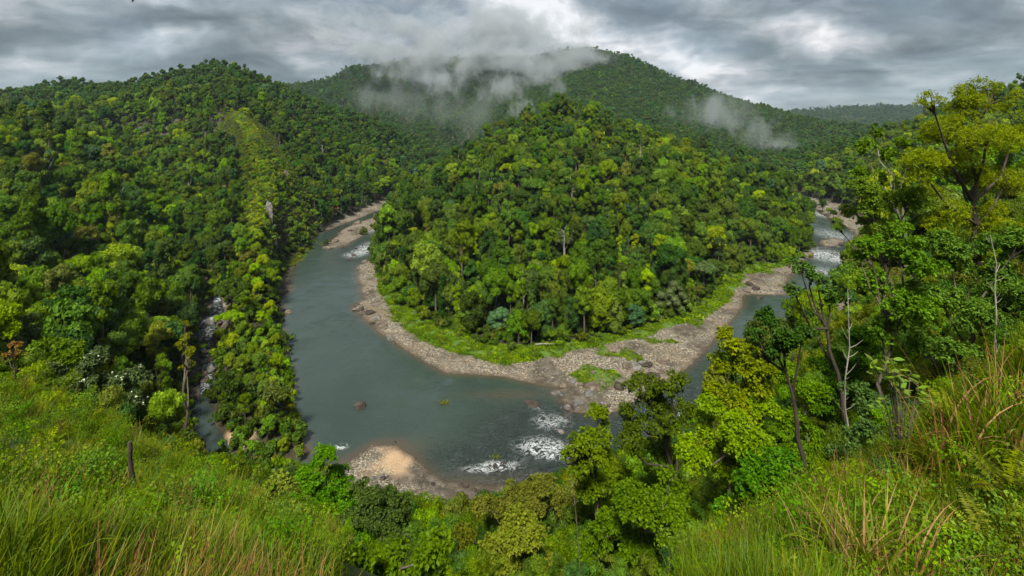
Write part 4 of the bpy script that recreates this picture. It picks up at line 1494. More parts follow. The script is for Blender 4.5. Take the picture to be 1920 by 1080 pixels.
for px, py, s_, lab in ((833, 757, 1.6, 'tuft of reeds growing out of the pool on a sunken rock'), (931, 858, 1.3, 'small green tuft on the rock in the lower rapid')):
    x, y = P0(px, py)
    rg_ = np.random.default_rng(int(px))
    n_ = 70
    pos_ = np.stack([rg_.normal(size=n_) * .5, rg_.normal(size=n_) * .35, np.zeros(n_)], -1)
    ax_ = np.stack([rg_.normal(size=n_) * .5, rg_.normal(size=n_) * .5, np.ones(n_)], -1)
    o = obj('reed_tuft', mesh_np('reed_tuft', *leaves(pos_, ax_, np.cross(ax_, unit(n_, rg_)), rg_.uniform(.4, .9, n_), .14, .2), [LEAF['olive']]))
    o.location = (x, y, .05)
    o.scale = (s_,) * 3
    tag(o, lab, 'reeds')
AREAS = [('far left rapids', [(618, 462), (640, 440), (672, 420), (712, 404), (690, 440), (655, 462)], 13, (9, 22)),
         ('far left rapids midstream', [(652, 480), (672, 470), (695, 476), (672, 492)], 5, (9, 16)),
         ('left rim of the peninsula beach', [(666, 572), (680, 585), (712, 612), (738, 645), (700, 600)], 18, (9, 24)),
         ('rocky tip of the peninsula beach', [(1045, 735), (1075, 725), (1150, 745), (1120, 770), (1070, 765)], 28, (8, 24)),
         ('ledges in the middle of the beach', [(1080, 712), (1200, 690), (1260, 680), (1210, 722), (1120, 735)], 26, (10, 36)),
         ('rock bar at the right end of the beach', [(1405, 540), (1440, 520), (1480, 515), (1470, 545), (1420, 552)], 14, (8, 20)),
         ('stony right bank behind the foreground trees', [(1495, 590), (1530, 570), (1560, 590), (1550, 640), (1510, 640)], 16, (8, 20)),
         ('right channel rapids', [(1512, 470), (1540, 452), (1580, 455), (1560, 480), (1525, 500), (1550, 520)], 10, (8, 16)),
         ('shore right of the far right rapids', [(1530, 385), (1570, 400), (1600, 430), (1580, 425)], 9, (9, 20)),
         ('near shingle bank', [(690, 900), (760, 890), (850, 920), (870, 950), (780, 950)], 14, (7, 15)),
         ('side creek cascade', [(383, 715), (395, 680), (380, 650), (400, 600), (412, 620), (402, 720)], 24, (9, 26)),
         ('foot of the spur in the creek mouth', [(415, 830), (470, 868), (520, 868), (560, 852), (500, 872)], 9, (8, 16))]
SZW = ['small', 'middling', 'large']
for nm, poly, n_, (s0, s1) in AREAS:
    lst = []
    for k in range(n_):
        i0 = random.randrange(len(poly))
        a, b_ = poly[i0], poly[(i0 + 1) % len(poly)]
        t_ = random.random()
        px, py = a[0] + (b_[0] - a[0]) * t_ + random.gauss(0, 6), a[1] + (b_[1] - a[1]) * t_ + random.gauss(0, 3)
        s_ = s0 + (s1 - s0) * random.random() ** 2
        lst.append((px, py, s_))
    lst.sort()
    bysz = {0: [], 1: [], 2: []}
    for q_ in lst:
        bysz[min(2, int(3 * (q_[2] - s0) / (s1 - s0)))].append(q_)
    for sz_, qs in bysz.items():
        for n2, (px, py, s_) in enumerate(qs):
            which = 'only %s boulder' % SZW[sz_] if len(qs) == 1 else '%s of the %s boulders' % (ORD[min(n2, 19)], SZW[sz_])
            o = boulder(px, py, s_, '%s, %s' % (which, nm), random.randrange(12), zs=random.uniform(.5, .95), group='river boulders')
            if nm.startswith('side creek'):
                z_ = np.interp(py, [560, 585, 612, 640, 668, 700, 735], [P(408, 560, 252)[2], P(405, 585, 243)[2], P(388, 612, 231)[2], P(383, 640, 220)[2], P(392, 668, 209)[2], P(388, 700, 197)[2], 0])
                x, y = P0(px, py, float(z_))
                k_ = s_ / F * y / 2.2
                o.location = (x, y, float(z_) + .1)
                o.scale = (k_, k_, k_ * .9)

st_items = [rock_mesh(50 + k, [PEBBLE, PEBBLE, ROCK_GREY, ROCK, PEBBLE][k % 5], sub=0, flat=.55, name='stone') for k in range(10)]
st_coll = proto_collection('stone_form', st_items)
sx_, sy_ = [], []
for (x0, x1, y0, y1, s_) in ((-110, 190, 115, 330, 0.85), (-170, 420, 330, 640, 2.0)):
    a, b_ = jgrid(x0, x1, y0, y1, s_, rng)
    sx_.append(a); sy_.append(b_)
X4, Y4 = np.concatenate(sx_), np.concatenate(sy_)
bb4 = beach_in(X4, Y4)
k4 = bb4 > -0.5
X4, Y4 = X4[k4], Y4[k4]
h4, w4, b4, c4, cw4 = ground(X4, Y4, True)
dn4 = fbm(X4 / 9, Y4 / 9, octv=3, seed=44)
sd4 = np.hypot((X4 - P0(745, 862)[0]) / 8, (Y4 - P0(745, 862)[1]) / 9) > 1
gr4 = fbm(X4 / 10, Y4 / 10, octv=4, seed=50) < .12
k4 = (w4 < 0.6) & (rng.random(len(X4)) < .48 + dn4) & (h4 > -.3) & sd4 & gr4
X4, Y4, h4 = X4[k4], Y4[k4], h4[k4]
s4 = np.exp(rng.normal(-1.35, .45, len(X4))) * np.where(Y4 > 330, 1.8, 1.0)
print('stones', len(X4))
scatter('shingle', st_coll, np.stack([X4, Y4, h4 + s4 * .1], -1), rng.uniform(0, 6.28, (len(X4), 3)) * [.05, .05, 1], np.stack([s4, s4 * rng.uniform(.6, 1, len(X4)), s4], -1),
        rng.integers(0, 10, len(X4)), label='loose stones of the river beaches')

# rock faces that break through the shrubs on the right side of the spur
for n_, (px, py, Y, sx_, sz_, lab) in enumerate(((501, 418, 338, 3.2, 14.0, 'tall pale brown rock face under the sharp edge of the spur'),
                                                 (508, 462, 318, 3.0, 9.0, 'lower grey rock face near the foot of the sharp spur edge'),
                                                 (532, 335, 400, 5.0, 9.0, 'brown bare rock patch high on the right face of the spur'),
                                                 (418, 372, 430, 5.5, 12.0, 'brown rock streak on the left face of the spur'))):
    x, y, z = P(px, py, Y)
    o = obj('rock_face', rock_mesh(700 + n_, [ROCK_GREY, ROCK_GREY, ROCK, ROCK][n_], sub=3, flat=1.0, name='rock_face'))
    ys_ = np.linspace(Y * .75, Y * 1.3, 300)
    k_ = int(np.argmax(ground((px - 960) / F * ys_, ys_) > CZ - (py - HZ) / F * ys_))
    x, y = float((px - 960) / F * ys_[k_]), float(ys_[k_])
    o.location = (x, y + 1.0, gz(x, y))
    o.scale = (sx_, sx_ * .8, sz_)
    o.rotation_euler = (R(-12), R(6), .3)
    tag(o, lab, 'rock face')

# low green cover on the strip behind the beach and in patches on it
gitems = []
for k in range(3):
    rg = np.random.default_rng(600 + k)
    n_ = 60
    pos = np.stack([rg.normal(size=n_) * .45, rg.normal(size=n_) * .45, np.zeros(n_)], -1)
    ax = np.stack([rg.normal(size=n_) * .6, rg.normal(size=n_) * .6, np.ones(n_)], -1)
    V, Q = leaves(pos, ax, np.cross(ax, unit(n_, rg)), rg.uniform(.35, .8, n_), .22, .2)
    for col in ('fresh', 'lime', 'mid'):
        gitems.append(mesh_np('herb_form', V, Q, [LEAF[col]]))
g_coll = proto_collection('herb_form', gitems)
X5, Y5 = jgrid(-110, 260, 190, 400, 1.15, rng)
st5, w5, b5 = sdist(X5, Y5, STRIP), water_in(X5, Y5), beach_in(X5, Y5)
gn5 = fbm(X5 / 10, Y5 / 10, octv=4, seed=50)
lay5 = fbm(X5 / 5, Y5 / 5, octv=3, seed=51)
k5 = (st5 > -2) & (w5 < -4) & (((b5 < 0) & (lay5 > -.35)) | ((b5 >= 0) & (gn5 > .12) & (w5 < -10)))
X5, Y5 = X5[k5], Y5[k5]
h5 = ground(X5, Y5)
s5 = rng.uniform(.6, 1.4, len(X5)) * np.where(b5[k5] > 0, .7, 1.1)
s5 *= np.clip(1.0 + lay5[k5] * 1.2, .5, 1.8)
scatter('herbs', g_coll, np.stack([X5, Y5, h5], -1), np.stack([np.zeros(len(X5))] * 2 + [rng.uniform(0, 6.28, len(X5))], -1), np.stack([s5] * 3, -1),
        rng.integers(0, 3, len(X5)) * 3 + np.searchsorted([.55, .75], rng.random(len(X5))), label='low bright herbs and grass behind the beach')


# ------------------------------------------------------------------ foreground trees
def fg_tree(label, Y, blobs, base, col, leaf=.25, dens=1.0, bark=None, r0=None, hang=.15, wr=.34, name='tree', gap=.0, depth=1.0, flowers=0, nlobe=9, group=None, whorl=7):
    seed = int(base[0] * 7 + base[1])
    rg = np.random.default_rng(seed)
    bx, by = (base[0] - 960) / F * Y, Y
    bz = gz(bx, by)
    origin = np.array([bx, by, bz])
    t = empty(name, tuple(origin))
    tag(t, label, 'tree' if name == 'tree' else name, group)
    B = []
    for (px, py, rp) in blobs:
        yy = Y * (1 + rg.uniform(-.06, .06) * depth)
        x, y, z = P(px, py, yy)
        B.append((x - bx, y - by, z - bz, rp / F * Y))
    B = np.array(B)
    tg, cg, fg = Geo(), Geo(), Geo()
    cen = B[:, :3].mean(0)
    H_ = B[:, 2].max()
    r0 = r0 or max(.09, H_ * .014)
    # trunk
    n = 9
    tt_ = np.linspace(0, 1, n)
    end = cen + [0, 0, (H_ - cen[2]) * .3]
    pts = np.stack([end[0] * tt_ ** 1.4, end[1] * tt_ ** 1.4, -0.8 + (end[2] + .8) * tt_], -1)
    pts[1:-1, :2] += rg.normal(size=(n - 2, 2)) * H_ * .012
    V, Q, T = tube(pts, r0 * (1.2 - .95 * tt_), 7)
    tg.add(V, Q, T)
    bk = bark or BARK
    nl = 0
    for (x, y, z, r) in B:
        c = np.array([x, y, z])
        t0 = np.clip(rg.uniform(.35, .75), 0, 1)
        # start where the trunk is lower than the clump
        ok_ = pts[:, 2] < max(z - r * .3, pts[1, 2])
        i_ = min(n - 2, max(1, int(ok_.sum() * rg.uniform(.55, .95))))
        a = pts[i_]
        m_ = a * .45 + c * .55 + np.array([0, 0, -.12 * np.linalg.norm(c - a)]) + rg.normal(size=3) * .05 * np.linalg.norm(c - a)
        path = np.stack([a, a * .55 + m_ * .45 + [0, 0, .0], m_, m_ * .45 + c * .55, c])
        V, Q, T = tube(path, r0 * np.array([.55, .46, .38, .28, .18]), 5)
        tg.add(V, Q, T)
        subs = []
        for k in range(nlobe):
            d_ = unit(1, rg)[0]
            d_[2] = d_[2] * .9 + .15
            e = c + d_ * r * rg.uniform(.45, .8) * [1, 1, .85]
            subs.append((e, r * rg.uniform(.26, .48)))
            mm = c * .5 + e * .5 + rg.normal(size=3) * r * .08
            V, Q, T = tube(np.stack([c * .8 + m_ * .2, mm, e]), r0 * np.array([.2, .12, .05]), 4, False)
            tg.add(V, Q, T)
        for (e, rs) in subs:
            ns = max(5, int(dens * 4.2 * 4 * math.pi * rs * rs / (leaf * leaf * whorl)))
            dn = unit(ns, rg)
            dn[:, 2] = np.where(dn[:, 2] < -.5, -dn[:, 2], dn[:, 2])
            sp = e + dn * rs * rg.uniform(.55, 1.12, ns)[:, None] * [1, 1, .8]
            if gap:
                kn = vnoise((sp[:, 0] + bx) / (r * .35), (sp[:, 1] + by) / (r * .35), sp[:, 2] / (r * .3), seed) > -1 + 2 * gap
                sp, dn = sp[kn], dn[kn]
            ns = len(sp)
            if ns == 0:
                continue
            # a whorl of leaves round each twig end
            ax = np.repeat(dn, whorl, 0) * .55 + unit(ns * whorl, rg)
            ax[:, 2] += .12 - hang
            ax = nrm(ax)
            pos = np.repeat(sp, whorl, 0) + ax * leaf * .12
            up = np.repeat(dn, whorl, 0) * .6 + np.array([0, 0, 1.0]) + rg.normal(size=ax.shape) * .35
            V, Q = leaves(pos, ax, up, leaf * rg.uniform(.6, 1.25, len(pos)), wr, .18)
            cg.add(V, Q)
            nl += len(pos)
            if flowers:
                kf = (dn[:, 2] > .1) & (rg.random(ns) < flowers)
                if kf.any():
                    sf = np.repeat(sp[kf] + dn[kf] * leaf * .6, 5, 0)
                    V, Q = leaves(sf, unit(len(sf), rg) + [0, 0, .6], unit(len(sf), rg), leaf * .55, .45)
                    fg.add(V, Q)
    obj('trunk', tg.mesh('trunk', [bk], smooth=True), t)
    obj('crown', cg.mesh('crown', [LEAF[col]]), t)
    if flowers and fg.n:
        obj('blossom', fg.mesh('blossom', [BLOSSOM]), t)
    return nl


BLOSSOM, nt = new_mat('blossom_white')
out(nt, bsdf(nt, (.62, .64, .45), .7))

FG = [
    ('large feathery yellow-olive tree with dark forked limbs at the right edge', 48, [(1745, 190, 26), (1800, 195, 45), (1862, 185, 45), (1765, 250, 45), (1850, 255, 70), (1725, 315, 50), (1800, 335, 65), (1890, 335, 60),
      (1905, 240, 45), (1755, 400, 55), (1850, 425, 60)], (1838, 560), 'golden', dict(leaf=.17, dens=.55, bark=BARK_DARK, r0=.3, hang=.1, gap=.22, wr=.22)),
    ('slim young tree with pale bare stem and light leaf tufts', 52, [(1640, 248, 18), (1622, 278, 18), (1660, 290, 20), (1692, 268, 15), (1702, 312, 20), (1650, 335, 22), (1613, 322, 17), (1690, 350, 20)],
     (1725, 560), 'fresh', dict(leaf=.34, dens=.8, bark=BARK_PALE, r0=.13, nlobe=6)),
    ('yellow-green drooping tree overhanging the far right rapids', 50, [(1612, 350, 28), (1650, 380, 40), (1596, 395, 20), (1705, 385, 42), (1572, 428, 14), (1640, 420, 28), (1675, 430, 30)], (1690, 600), 'lime',
     dict(leaf=.2, dens=.7, gap=.12, hang=.3)),
    ('tall bright green tree in the middle of the right slope', 34, [(1632, 465, 26), (1685, 455, 42), (1735, 505, 42), (1655, 535, 36), (1705, 580, 44), (1610, 480, 16), (1665, 620, 34)], (1655, 830), 'emerald',
     dict(leaf=.22, dens=.85, gap=.1, r0=.15)),
    ('dark tree clumps on bare limbs above the right channel', 38, [(1500, 502, 24), (1532, 528, 26), (1488, 545, 17), (1508, 590, 15), (1556, 560, 22)], (1600, 840), 'deep', dict(leaf=.24, dens=.8, nlobe=7, r0=.2, bark=BARK_DARK)),
    ('leaning tree with dark rounded crown over the right channel', 32, [(1438, 600, 28), (1478, 632, 30), (1418, 628, 18), (1506, 622, 17), (1455, 660, 20)], (1512, 850), 'deep', dict(leaf=.2, dens=.85, r0=.17, bark=BARK_DARK)),
    ('bright lime green tree in front of the right channel water', 33, [(1368, 640, 28), (1402, 676, 40), (1348, 684, 24), (1420, 722, 36), (1338, 732, 18), (1385, 760, 36), (1436, 690, 22)], (1405, 930), 'lime', dict(leaf=.2, dens=.75, gap=.1, r0=.12)),
    ('yellow-green leafy mass below the lime tree', 30, [(1340, 805, 42), (1400, 825, 50), (1432, 775, 32), (1298, 850, 36), (1365, 875, 48), (1330, 760, 24)], (1370, 1010), 'fresh', dict(leaf=.18, dens=.9)),
    ('rounded green tree with dark limbs, left of the lime tree', 44, [(1208, 742, 38), (1258, 722, 30), (1188, 790, 34), (1248, 790, 40), (1290, 768, 25), (1180, 840, 30), (1240, 850, 36)], (1275, 960), 'mid', dict(leaf=.24, dens=.7, gap=.12, bark=BARK_DARK, r0=.22)),
    ('slender tree of stacked green clumps beside the rapids', 46, [(1122, 776, 24), (1092, 826, 30), (1130, 818, 26), (1078, 868, 32), (1142, 872, 34), (1110, 910, 38), (1172, 905, 30), (1110, 860, 28)], (1120, 1010), 'fresh', dict(leaf=.24, dens=.75, hang=.05)),
    ('olive bushy tree at the shore below the rapids', 52, [(965, 928, 36), (922, 958, 34), (1012, 922, 36), (1052, 942, 30), (990, 965, 34)], (985, 1050), 'olive', dict(leaf=.24, dens=.9, gap=.08)),
    ('bright yellow-green shrub at the bottom centre', 36, [(980, 1000, 46), (932, 1042, 40), (1030, 1055, 46), (985, 1060, 40)], (985, 1180), 'lime', dict(leaf=.2, dens=.9)),
    ('broad green tree at the bottom right of centre', 28, [(1200, 952, 50), (1258, 922, 42), (1150, 1000, 46), (1280, 990, 52), (1115, 1052, 46), (1210, 1050, 56)], (1215, 1190), 'emerald', dict(leaf=.17, dens=.85)),
    ('dense fresh green shrub above the grass on the right', 21, [(1412, 900, 38), (1460, 882, 38), (1500, 930, 38), (1430, 950, 44), (1372, 965, 38), (1330, 1010, 34)], (1430, 1120), 'emerald', dict(leaf=.12, dens=.85)),
    ('dark green shrub in the hollow behind the tall grass', 24, [(1610, 742, 30), (1650, 782, 38), (1620, 832, 40), (1690, 828, 36), (1582, 862, 30), (1690, 770, 28)], (1640, 980), 'deep', dict(leaf=.14, dens=.85)),
    ('fresh green tree filling the slope below the bright tall one', 42, [(1558, 682, 40), (1622, 645, 36), (1590, 722, 36), (1545, 750, 34), (1640, 690, 32)], (1590, 850), 'emerald', dict(leaf=.2, dens=.85, gap=.06)),
    ('mid green tree wall under the feathery tree', 33, [(1780, 480, 52), (1850, 525, 55), (1762, 560, 45), (1830, 600, 46), (1905, 470, 45), (1735, 640, 40), (1795, 665, 38), (1900, 560, 40)], (1820, 780), 'mid', dict(leaf=.2, dens=.75, gap=.06)),
    ('bright green tree thicket left of the leaning trunk', 36, [(1482, 705, 30), (1522, 745, 34), (1482, 785, 34), (1530, 825, 34), (1500, 850, 30)], (1520, 900), 'emerald', dict(leaf=.2, dens=.8, gap=.08)),
    ('green tree rising against the water left of centre', 48, [(605, 860, 25), (582, 898, 30), (640, 900, 30), (620, 948, 40), (562, 950, 32), (660, 950, 30)], (610, 1050), 'emerald', dict(leaf=.22, dens=.95)),
    ('dark green tree with two heads before the sandy shoal', 42, [(682, 920, 22), (700, 962, 38), (660, 1000, 42), (742, 1000, 38), (750, 952, 22), (725, 930, 18)], (700, 1090), 'dark', dict(leaf=.22, dens=1.0)),
    ('mid green tree at the bottom edge left of centre', 34, [(745, 1055, 50), (815, 1030, 40), (665, 1065, 44), (800, 1080, 40)], (745, 1180), 'emerald', dict(leaf=.2, dens=.9)),
    ('small olive bush below the near shingle bank', 44, [(872, 1012, 26), (850, 1055, 34), (895, 1060, 28)], (865, 1110), 'olive', dict(leaf=.22, dens=.9)),
    ('olive shrub on the brink left of the creek mouth view', 38, [(520, 912, 26), (490, 934, 26), (545, 985, 36), (500, 975, 28)], (520, 1030), 'olive', dict(leaf=.18, dens=.9)),
    ('pale shrub speckled with white blossom on the left', 36, [(170, 682, 30), (212, 722, 36), (242, 760, 32), (150, 730, 28), (262, 702, 20), (100, 700, 26)], (200, 850), 'grey', dict(leaf=.2, dens=.9, flowers=.10)),
    ('fresh green shrub behind the tall grass at the left edge', 38, [(92, 655, 30), (55, 680, 28), (130, 668, 26), (20, 700, 30)], (80, 780), 'fresh', dict(leaf=.2, dens=.8)),
    ('small rusty-leaved sapling at the left edge', 34, [(25, 650, 9), (38, 665, 10), (15, 668, 9)], (28, 740), 'rust', dict(leaf=.2, dens=.7, nlobe=5)),
    ('rusty-tipped slim tree beside the creek cascade', 150, [(345, 610, 9), (352, 630, 10), (340, 645, 10), (358, 660, 12), (350, 690, 14)], (350, 760), 'olive', dict(leaf=.5, dens=.9, nlobe=6)),
    ('light green shrub over the brink before the creek mouth', 32, [(402, 868, 20), (438, 884, 17), (380, 880, 20), (350, 860, 20)], (400, 930), 'fresh', dict(leaf=.18, dens=.8, gap=.1)),
    ('small yellow-topped shrub against the dark creek pool', 27, [(420, 872, 8), (412, 880, 8), (432, 884, 8)], (420, 935), 'lime', dict(leaf=.14, dens=.8, nlobe=5)),
    ('deep green tree hanging from the spur tip over the pool', 168, [(480, 755, 28), (520, 740, 26), (500, 790, 28), (525, 800, 24), (485, 815, 22), (540, 835, 18)], (505, 848), 'olive', dict(leaf=.7, dens=.8)),
    ('bushy green clump low on the tip of the spur', 160, [(545, 850, 16), (560, 846, 12), (525, 855, 12)], (545, 862), 'fresh', dict(leaf=.6, dens=.9, nlobe=6)),
    ('dark green tree at the left edge of the spur above the cliff foot', 176, [(430, 720, 20), (440, 760, 20), (425, 770, 16), (450, 735, 20)], (440, 800), 'dark', dict(leaf=.6, dens=.9, nlobe=6)),
]
tot = 0
for lab, Y, blobs, base, col, kw in FG:
    # keep the trunk's foot on ground that lies below the crown as seen from the lookout
    if Y < 60:
        mx_ = sum(b_[0] for b_ in blobs) / len(blobs)
        lowest = max(b_[1] + b_[2] * .5 for b_ in blobs)
        ys__ = np.exp(np.linspace(math.log(6), math.log(400), 500))
        xx__ = (mx_ - 960) / F * ys__
        k__ = int(np.argmax(ground(xx__, ys__) > CZ - (lowest - HZ) / F * ys__))
        if ys__[k__] > 6.5 and ys__[k__] < Y:
            print('moved nearer', lab, Y, ys__[k__])
            Y = float(ys__[k__])
    tot += fg_tree(lab, Y, blobs, base, col, **kw)
print('foreground leaves', tot)

# ------------------------------------------------------------------ foreground grass, ferns, weeds
GRASS_M = {
    'green': leaf_material('grass_green', (0.038, 0.080, 0.008), (0.125, 0.205, 0.020), .33, rough=.45, scale=1.2),
    'yellow': leaf_material('grass_yellow', (0.080, 0.115, 0.008), (0.225, 0.270, 0.020), .36, scale=1.2),
    'bright': leaf_material('grass_bright', (0.085, 0.160, 0.008), (0.240, 0.340, 0.018), .40, scale=1.2),
    'dry': leaf_material('grass_dry', (0.19, 0.095, 0.028), (0.40, 0.26, 0.110), .25, scale=1.2),
}


def blade_geo(rg, n, spread, h0, h1, w, lean=.35, segs=5, bendy=.5, stiff=1.0):
    g_ = Geo()
    base = np.stack([rg.normal(size=n) * spread, rg.normal(size=n) * spread, np.zeros(n) - .05], -1)
    az = rg.uniform(0, 2 * np.pi, n)
    L = rg.uniform(h0, h1, n)
    ln_ = rg.uniform(.05, lean, n)
    bd_ = rg.uniform(.15, 1, n) ** 1.5 * bendy
    tw_ = rg.uniform(0, 2 * np.pi, n)
    rows = []
    p_ = base.copy()
    ang_ = ln_.copy()
    step = L / segs
    for k in range(segs + 1):
        f = k / segs
        wid = w * (1 - f ** 2.2) * (0.65 + .35 * min(1, f * 4)) + .0006
        sdv = np.stack([-np.sin(az + tw_ * .15), np.cos(az + tw_ * .15), np.zeros(n)], -1)
        rows.append((p_ - sdv * wid, p_ + sdv * wid))
        p_ = p_ + np.stack([np.cos(az) * np.sin(ang_), np.sin(az) * np.sin(ang_), np.cos(ang_)], -1) * step[:, None]
        ang_ = ang_ + bd_ * (0.25 + 1.6 * f) / stiff
    V = np.stack([np.stack(r_, 1) for r_ in rows], 1).reshape(-1, 3)
    Q = []
    b0 = np.arange(n) * (segs + 1) * 2
    for k in range(segs):
        Q.append(np.stack([b0 + k * 2, b0 + k * 2 + 1, b0 + k * 2 + 3, b0 + k * 2 + 2], -1))
    g_.add(V, np.concatenate(Q))
    return g_


def frond_geo(rg, L=1.0, pairs=16, w=.2, droop=.9):
    g_ = Geo()
    n = pairs
    t_ = np.linspace(0, 1, n + 4)
    ang_ = .45 + droop * t_ ** 1.3
    st = L / (n + 3)
    x_ = np.concatenate([[0], np.cumsum(np.sin(ang_[:-1]) * st)])
    z_ = np.concatenate([[0], np.cumsum(np.cos(ang_[:-1]) * st)])
    ax_pts = np.stack([x_, np.zeros_like(x_), z_], -1)
    V, Q, T = tube(ax_pts, .006 * L * (1.1 - t_), 3, False)
    g_.add(V, Q, T, m=1)
    pos = ax_pts[3:-1]
    f = np.linspace(0, 1, len(pos))
    ln_ = w * L * np.sin(np.pi * (.18 + .80 * f)) ** .8
    tg_ = nrm(np.gradient(ax_pts, axis=0)[3:-1])
    for s_ in (-1, 1):
        ax = np.array([0, s_, 0]) + tg_ * .32 + np.array([0, 0, -.18]) + rg.normal(size=(len(pos), 3)) * .10
        nor = np.cross(tg_, np.array([0, 1.0, 0]))
        Vl, Ql = leaves(pos, ax, nor + rg.normal(size=(len(pos), 3)) * .25, ln_ * rg.uniform(.8, 1.08, len(pos)), .13, .1)
        g_.add(Vl, Ql)
    return g_


FERN_STEM, nt = new_mat('fern_stem')
out(nt, bsdf(nt, (.05, .03, .015), .7))
ti = []
rg = np.random.default_rng(900)
for k in range(3):
    ti.append(blade_geo(rg, 34, .16, .55, 1.25, .009, .4, bendy=.42).mesh('tuft_form', [GRASS_M['green']]))
for k in range(2):
    ti.append(blade_geo(rg, 30, .16, .5, 1.1, .008, .4, bendy=.42).mesh('tuft_form', [GRASS_M['yellow']]))
for k in range(2):
    ti.append(blade_geo(rg, 22, .18, .5, 1.3, .006, .35, bendy=.28).mesh('tuft_form', [GRASS_M['dry']]))
tuft_coll = proto_collection('tuft_form', ti)
fi = []
for k in range(4):
    gg = Geo()
    for q_ in range(6):
        a = q_ * 1.047 + rg.uniform(-.4, .4)
        fr = frond_geo(rg, rg.uniform(.5, .95), 11, .24, rg.uniform(.6, 1.3))
        ca, sa = math.cos(a), math.sin(a)
        for m_, V_ in enumerate(fr.V):
            pass
        V_ = np.concatenate(fr.V) @ np.array([[ca, sa, 0], [-sa, ca, 0], [0, 0, 1]])
        Q_ = np.concatenate(fr.Q)
        gg.add(V_, Q_)
    for mt in ('yellow', 'bright'):
        fi.append(gg.mesh('fern_form', [GRASS_M[mt]]))
fern_coll = proto_collection('fern_form', fi)
wi = []
for k in range(4):
    L = [(rg.normal() * .25, rg.normal() * .25, .25 + rg.random() * .5, rg.uniform(.2, .36)) for _ in range(6)]
    gg = crown_geo(rg, L, 420, .06, .1, hull=0, wr=.3)
    for col in ('fresh', 'emerald', 'mid'):
        wi.append(gg.mesh('weed_form', [LEAF[col]]))
weed_coll = proto_collection('weed_form', wi)


def polar(n, r0, r1, a0, a1, rg):
    r_ = np.exp(rg.uniform(math.log(r0), math.log(r1), n))
    a = rg.uniform(R(a0), R(a1), n)
    return r_ * np.sin(a), r_ * np.cos(a)


def pix(X, Y, Z):
    return 960 + F * X / Y, HZ + F * (CZ - Z) / Y


X6, Y6 = polar(36000, 4.0, 42, -56, 56, rng)
h6 = ground(X6, Y6)
qx, qy = pix(X6, Y6, h6)
r6 = np.hypot(X6, Y6)
leftz = qx < 760
ok6 = np.where(leftz, (Y6 < 36), (r6 < 26)) & (Y6 > 2) & ~((qx > 600 + (1080 - np.minimum(qy, 1500)) * .3) & (qx < 1300))
X6, Y6, h6, qx, qy, r6, leftz = [a[ok6] for a in (X6, Y6, h6, qx, qy, r6, leftz)]
# kind of plant: long grass low on the left, fern and weed cover above, dry grass in drifts
dr = fbm(X6 / 2.2, Y6 / 2.2, octv=3, seed=120)
fe = fbm(X6 / 3.5 + 9, Y6 / 3.5, octv=3, seed=121)
fernp = np.where(leftz, np.clip((1040 - qy) / 160 + .25 + fe * .8 - np.clip((qx - 260) / 400, 0, 1), 0.05, .9), np.clip((qx - 1450) / 300 + fe, .1, .75))
u6 = rng.random(len(X6))
isf = u6 < fernp * .62
isw = (~isf) & (u6 < fernp * .62 + np.where(leftz, .17, .08)) & (r6 > 9)
isg = ~isf & ~isw
dry = isg & (dr > np.where(leftz, .16 - .2 * ((qx > 300) & (qx < 620)), .0)) & (rng.random(len(X6)) < .42)
yel = isg & ~dry & (rng.random(len(X6)) < .42)
gi_ = np.where(dry, rng.integers(5, 7, len(X6)), np.where(yel, rng.integers(3, 5, len(X6)), rng.integers(0, 3, len(X6))))
keepn = r6 < 33


def put(nm, coll, mask, ids, s0, s1, lab, tilt=.15):
    n_ = int(mask.sum())
    s_ = rng.uniform(s0, s1, n_)
    scatter(nm, coll, np.stack([X6, Y6, h6], -1)[mask], np.stack([rng.normal(size=n_) * tilt, rng.normal(size=n_) * tilt, rng.uniform(0, 6.28, n_)], -1),
            np.stack([s_, s_, s_ * rng.uniform(.85, 1.2, n_)], -1), ids[mask], label=lab)
    print(nm, n_)


put('tall_grass', tuft_coll, isg, gi_, .7, 1.25, 'tall green and straw coloured grass on the near slope')
put('fern_cover', fern_coll, isf, rng.integers(0, 4, len(X6)) * 2 + (rng.random(len(X6)) < .3), .6, 1.15, 'yellow-green ferns matted over the near slope', .3)
put('weeds', weed_coll, isw, rng.integers(0, 4, len(X6)) * 3 + np.searchsorted([.5, .8], rng.random(len(X6))), .7, 1.4, 'leafy weeds among the grass', .2)

def hit(px, py):
    """where the line of sight through a pixel meets the ground"""
    ys = np.exp(np.linspace(math.log(3.2), math.log(400), 900))
    X = (px - 960) / F * ys
    k_ = int(np.argmax(ground(X, ys) > CZ - (py - HZ) / F * ys))
    return float(X[k_]), float(ys[k_])


# shrub layer on the near slopes under the foreground trees
X7, Y7 = jgrid(-80, 130, 12, 150, 1.9, rng)
h7, w7, b7, c7, cw7 = ground(X7, Y7, True)
q7x, q7y = pix(X7, Y7, h7)
r7 = np.hypot(X7, Y7)
ok7 = (w7 < -2) & (b7 < 0) & (np.abs(np.arctan2(X7, Y7)) < R(50)) & np.where(q7x < 640, Y7 > 31, np.where(q7x < 1240, r7 > 25, r7 > 13)) & (r7 < 150) & (w7 < -3)
X7, Y7, h7 = X7[ok7], Y7[ok7], h7[ok7]
s7 = rng.uniform(.45, .95, len(X7)) * np.clip(np.hypot(X7, Y7) / 60, .30, 1.15)
b7i = []
for k in range(4):
    rg2 = np.random.default_rng(340 + k)
    L = [(rg2.normal() * 1.1, rg2.normal() * 1.1, .5 + rg2.random() * 1.8, rg2.uniform(.6, 1.2)) for _ in range(8)]
    gg = crown_geo(rg2, L, 2400, .19, .2, hull=.6, wr=.34)
    for col in ('mid', 'fresh', 'deep', 'olive'):
        b7i.append(gg.mesh('thicket_form', [LEAF[col]]))
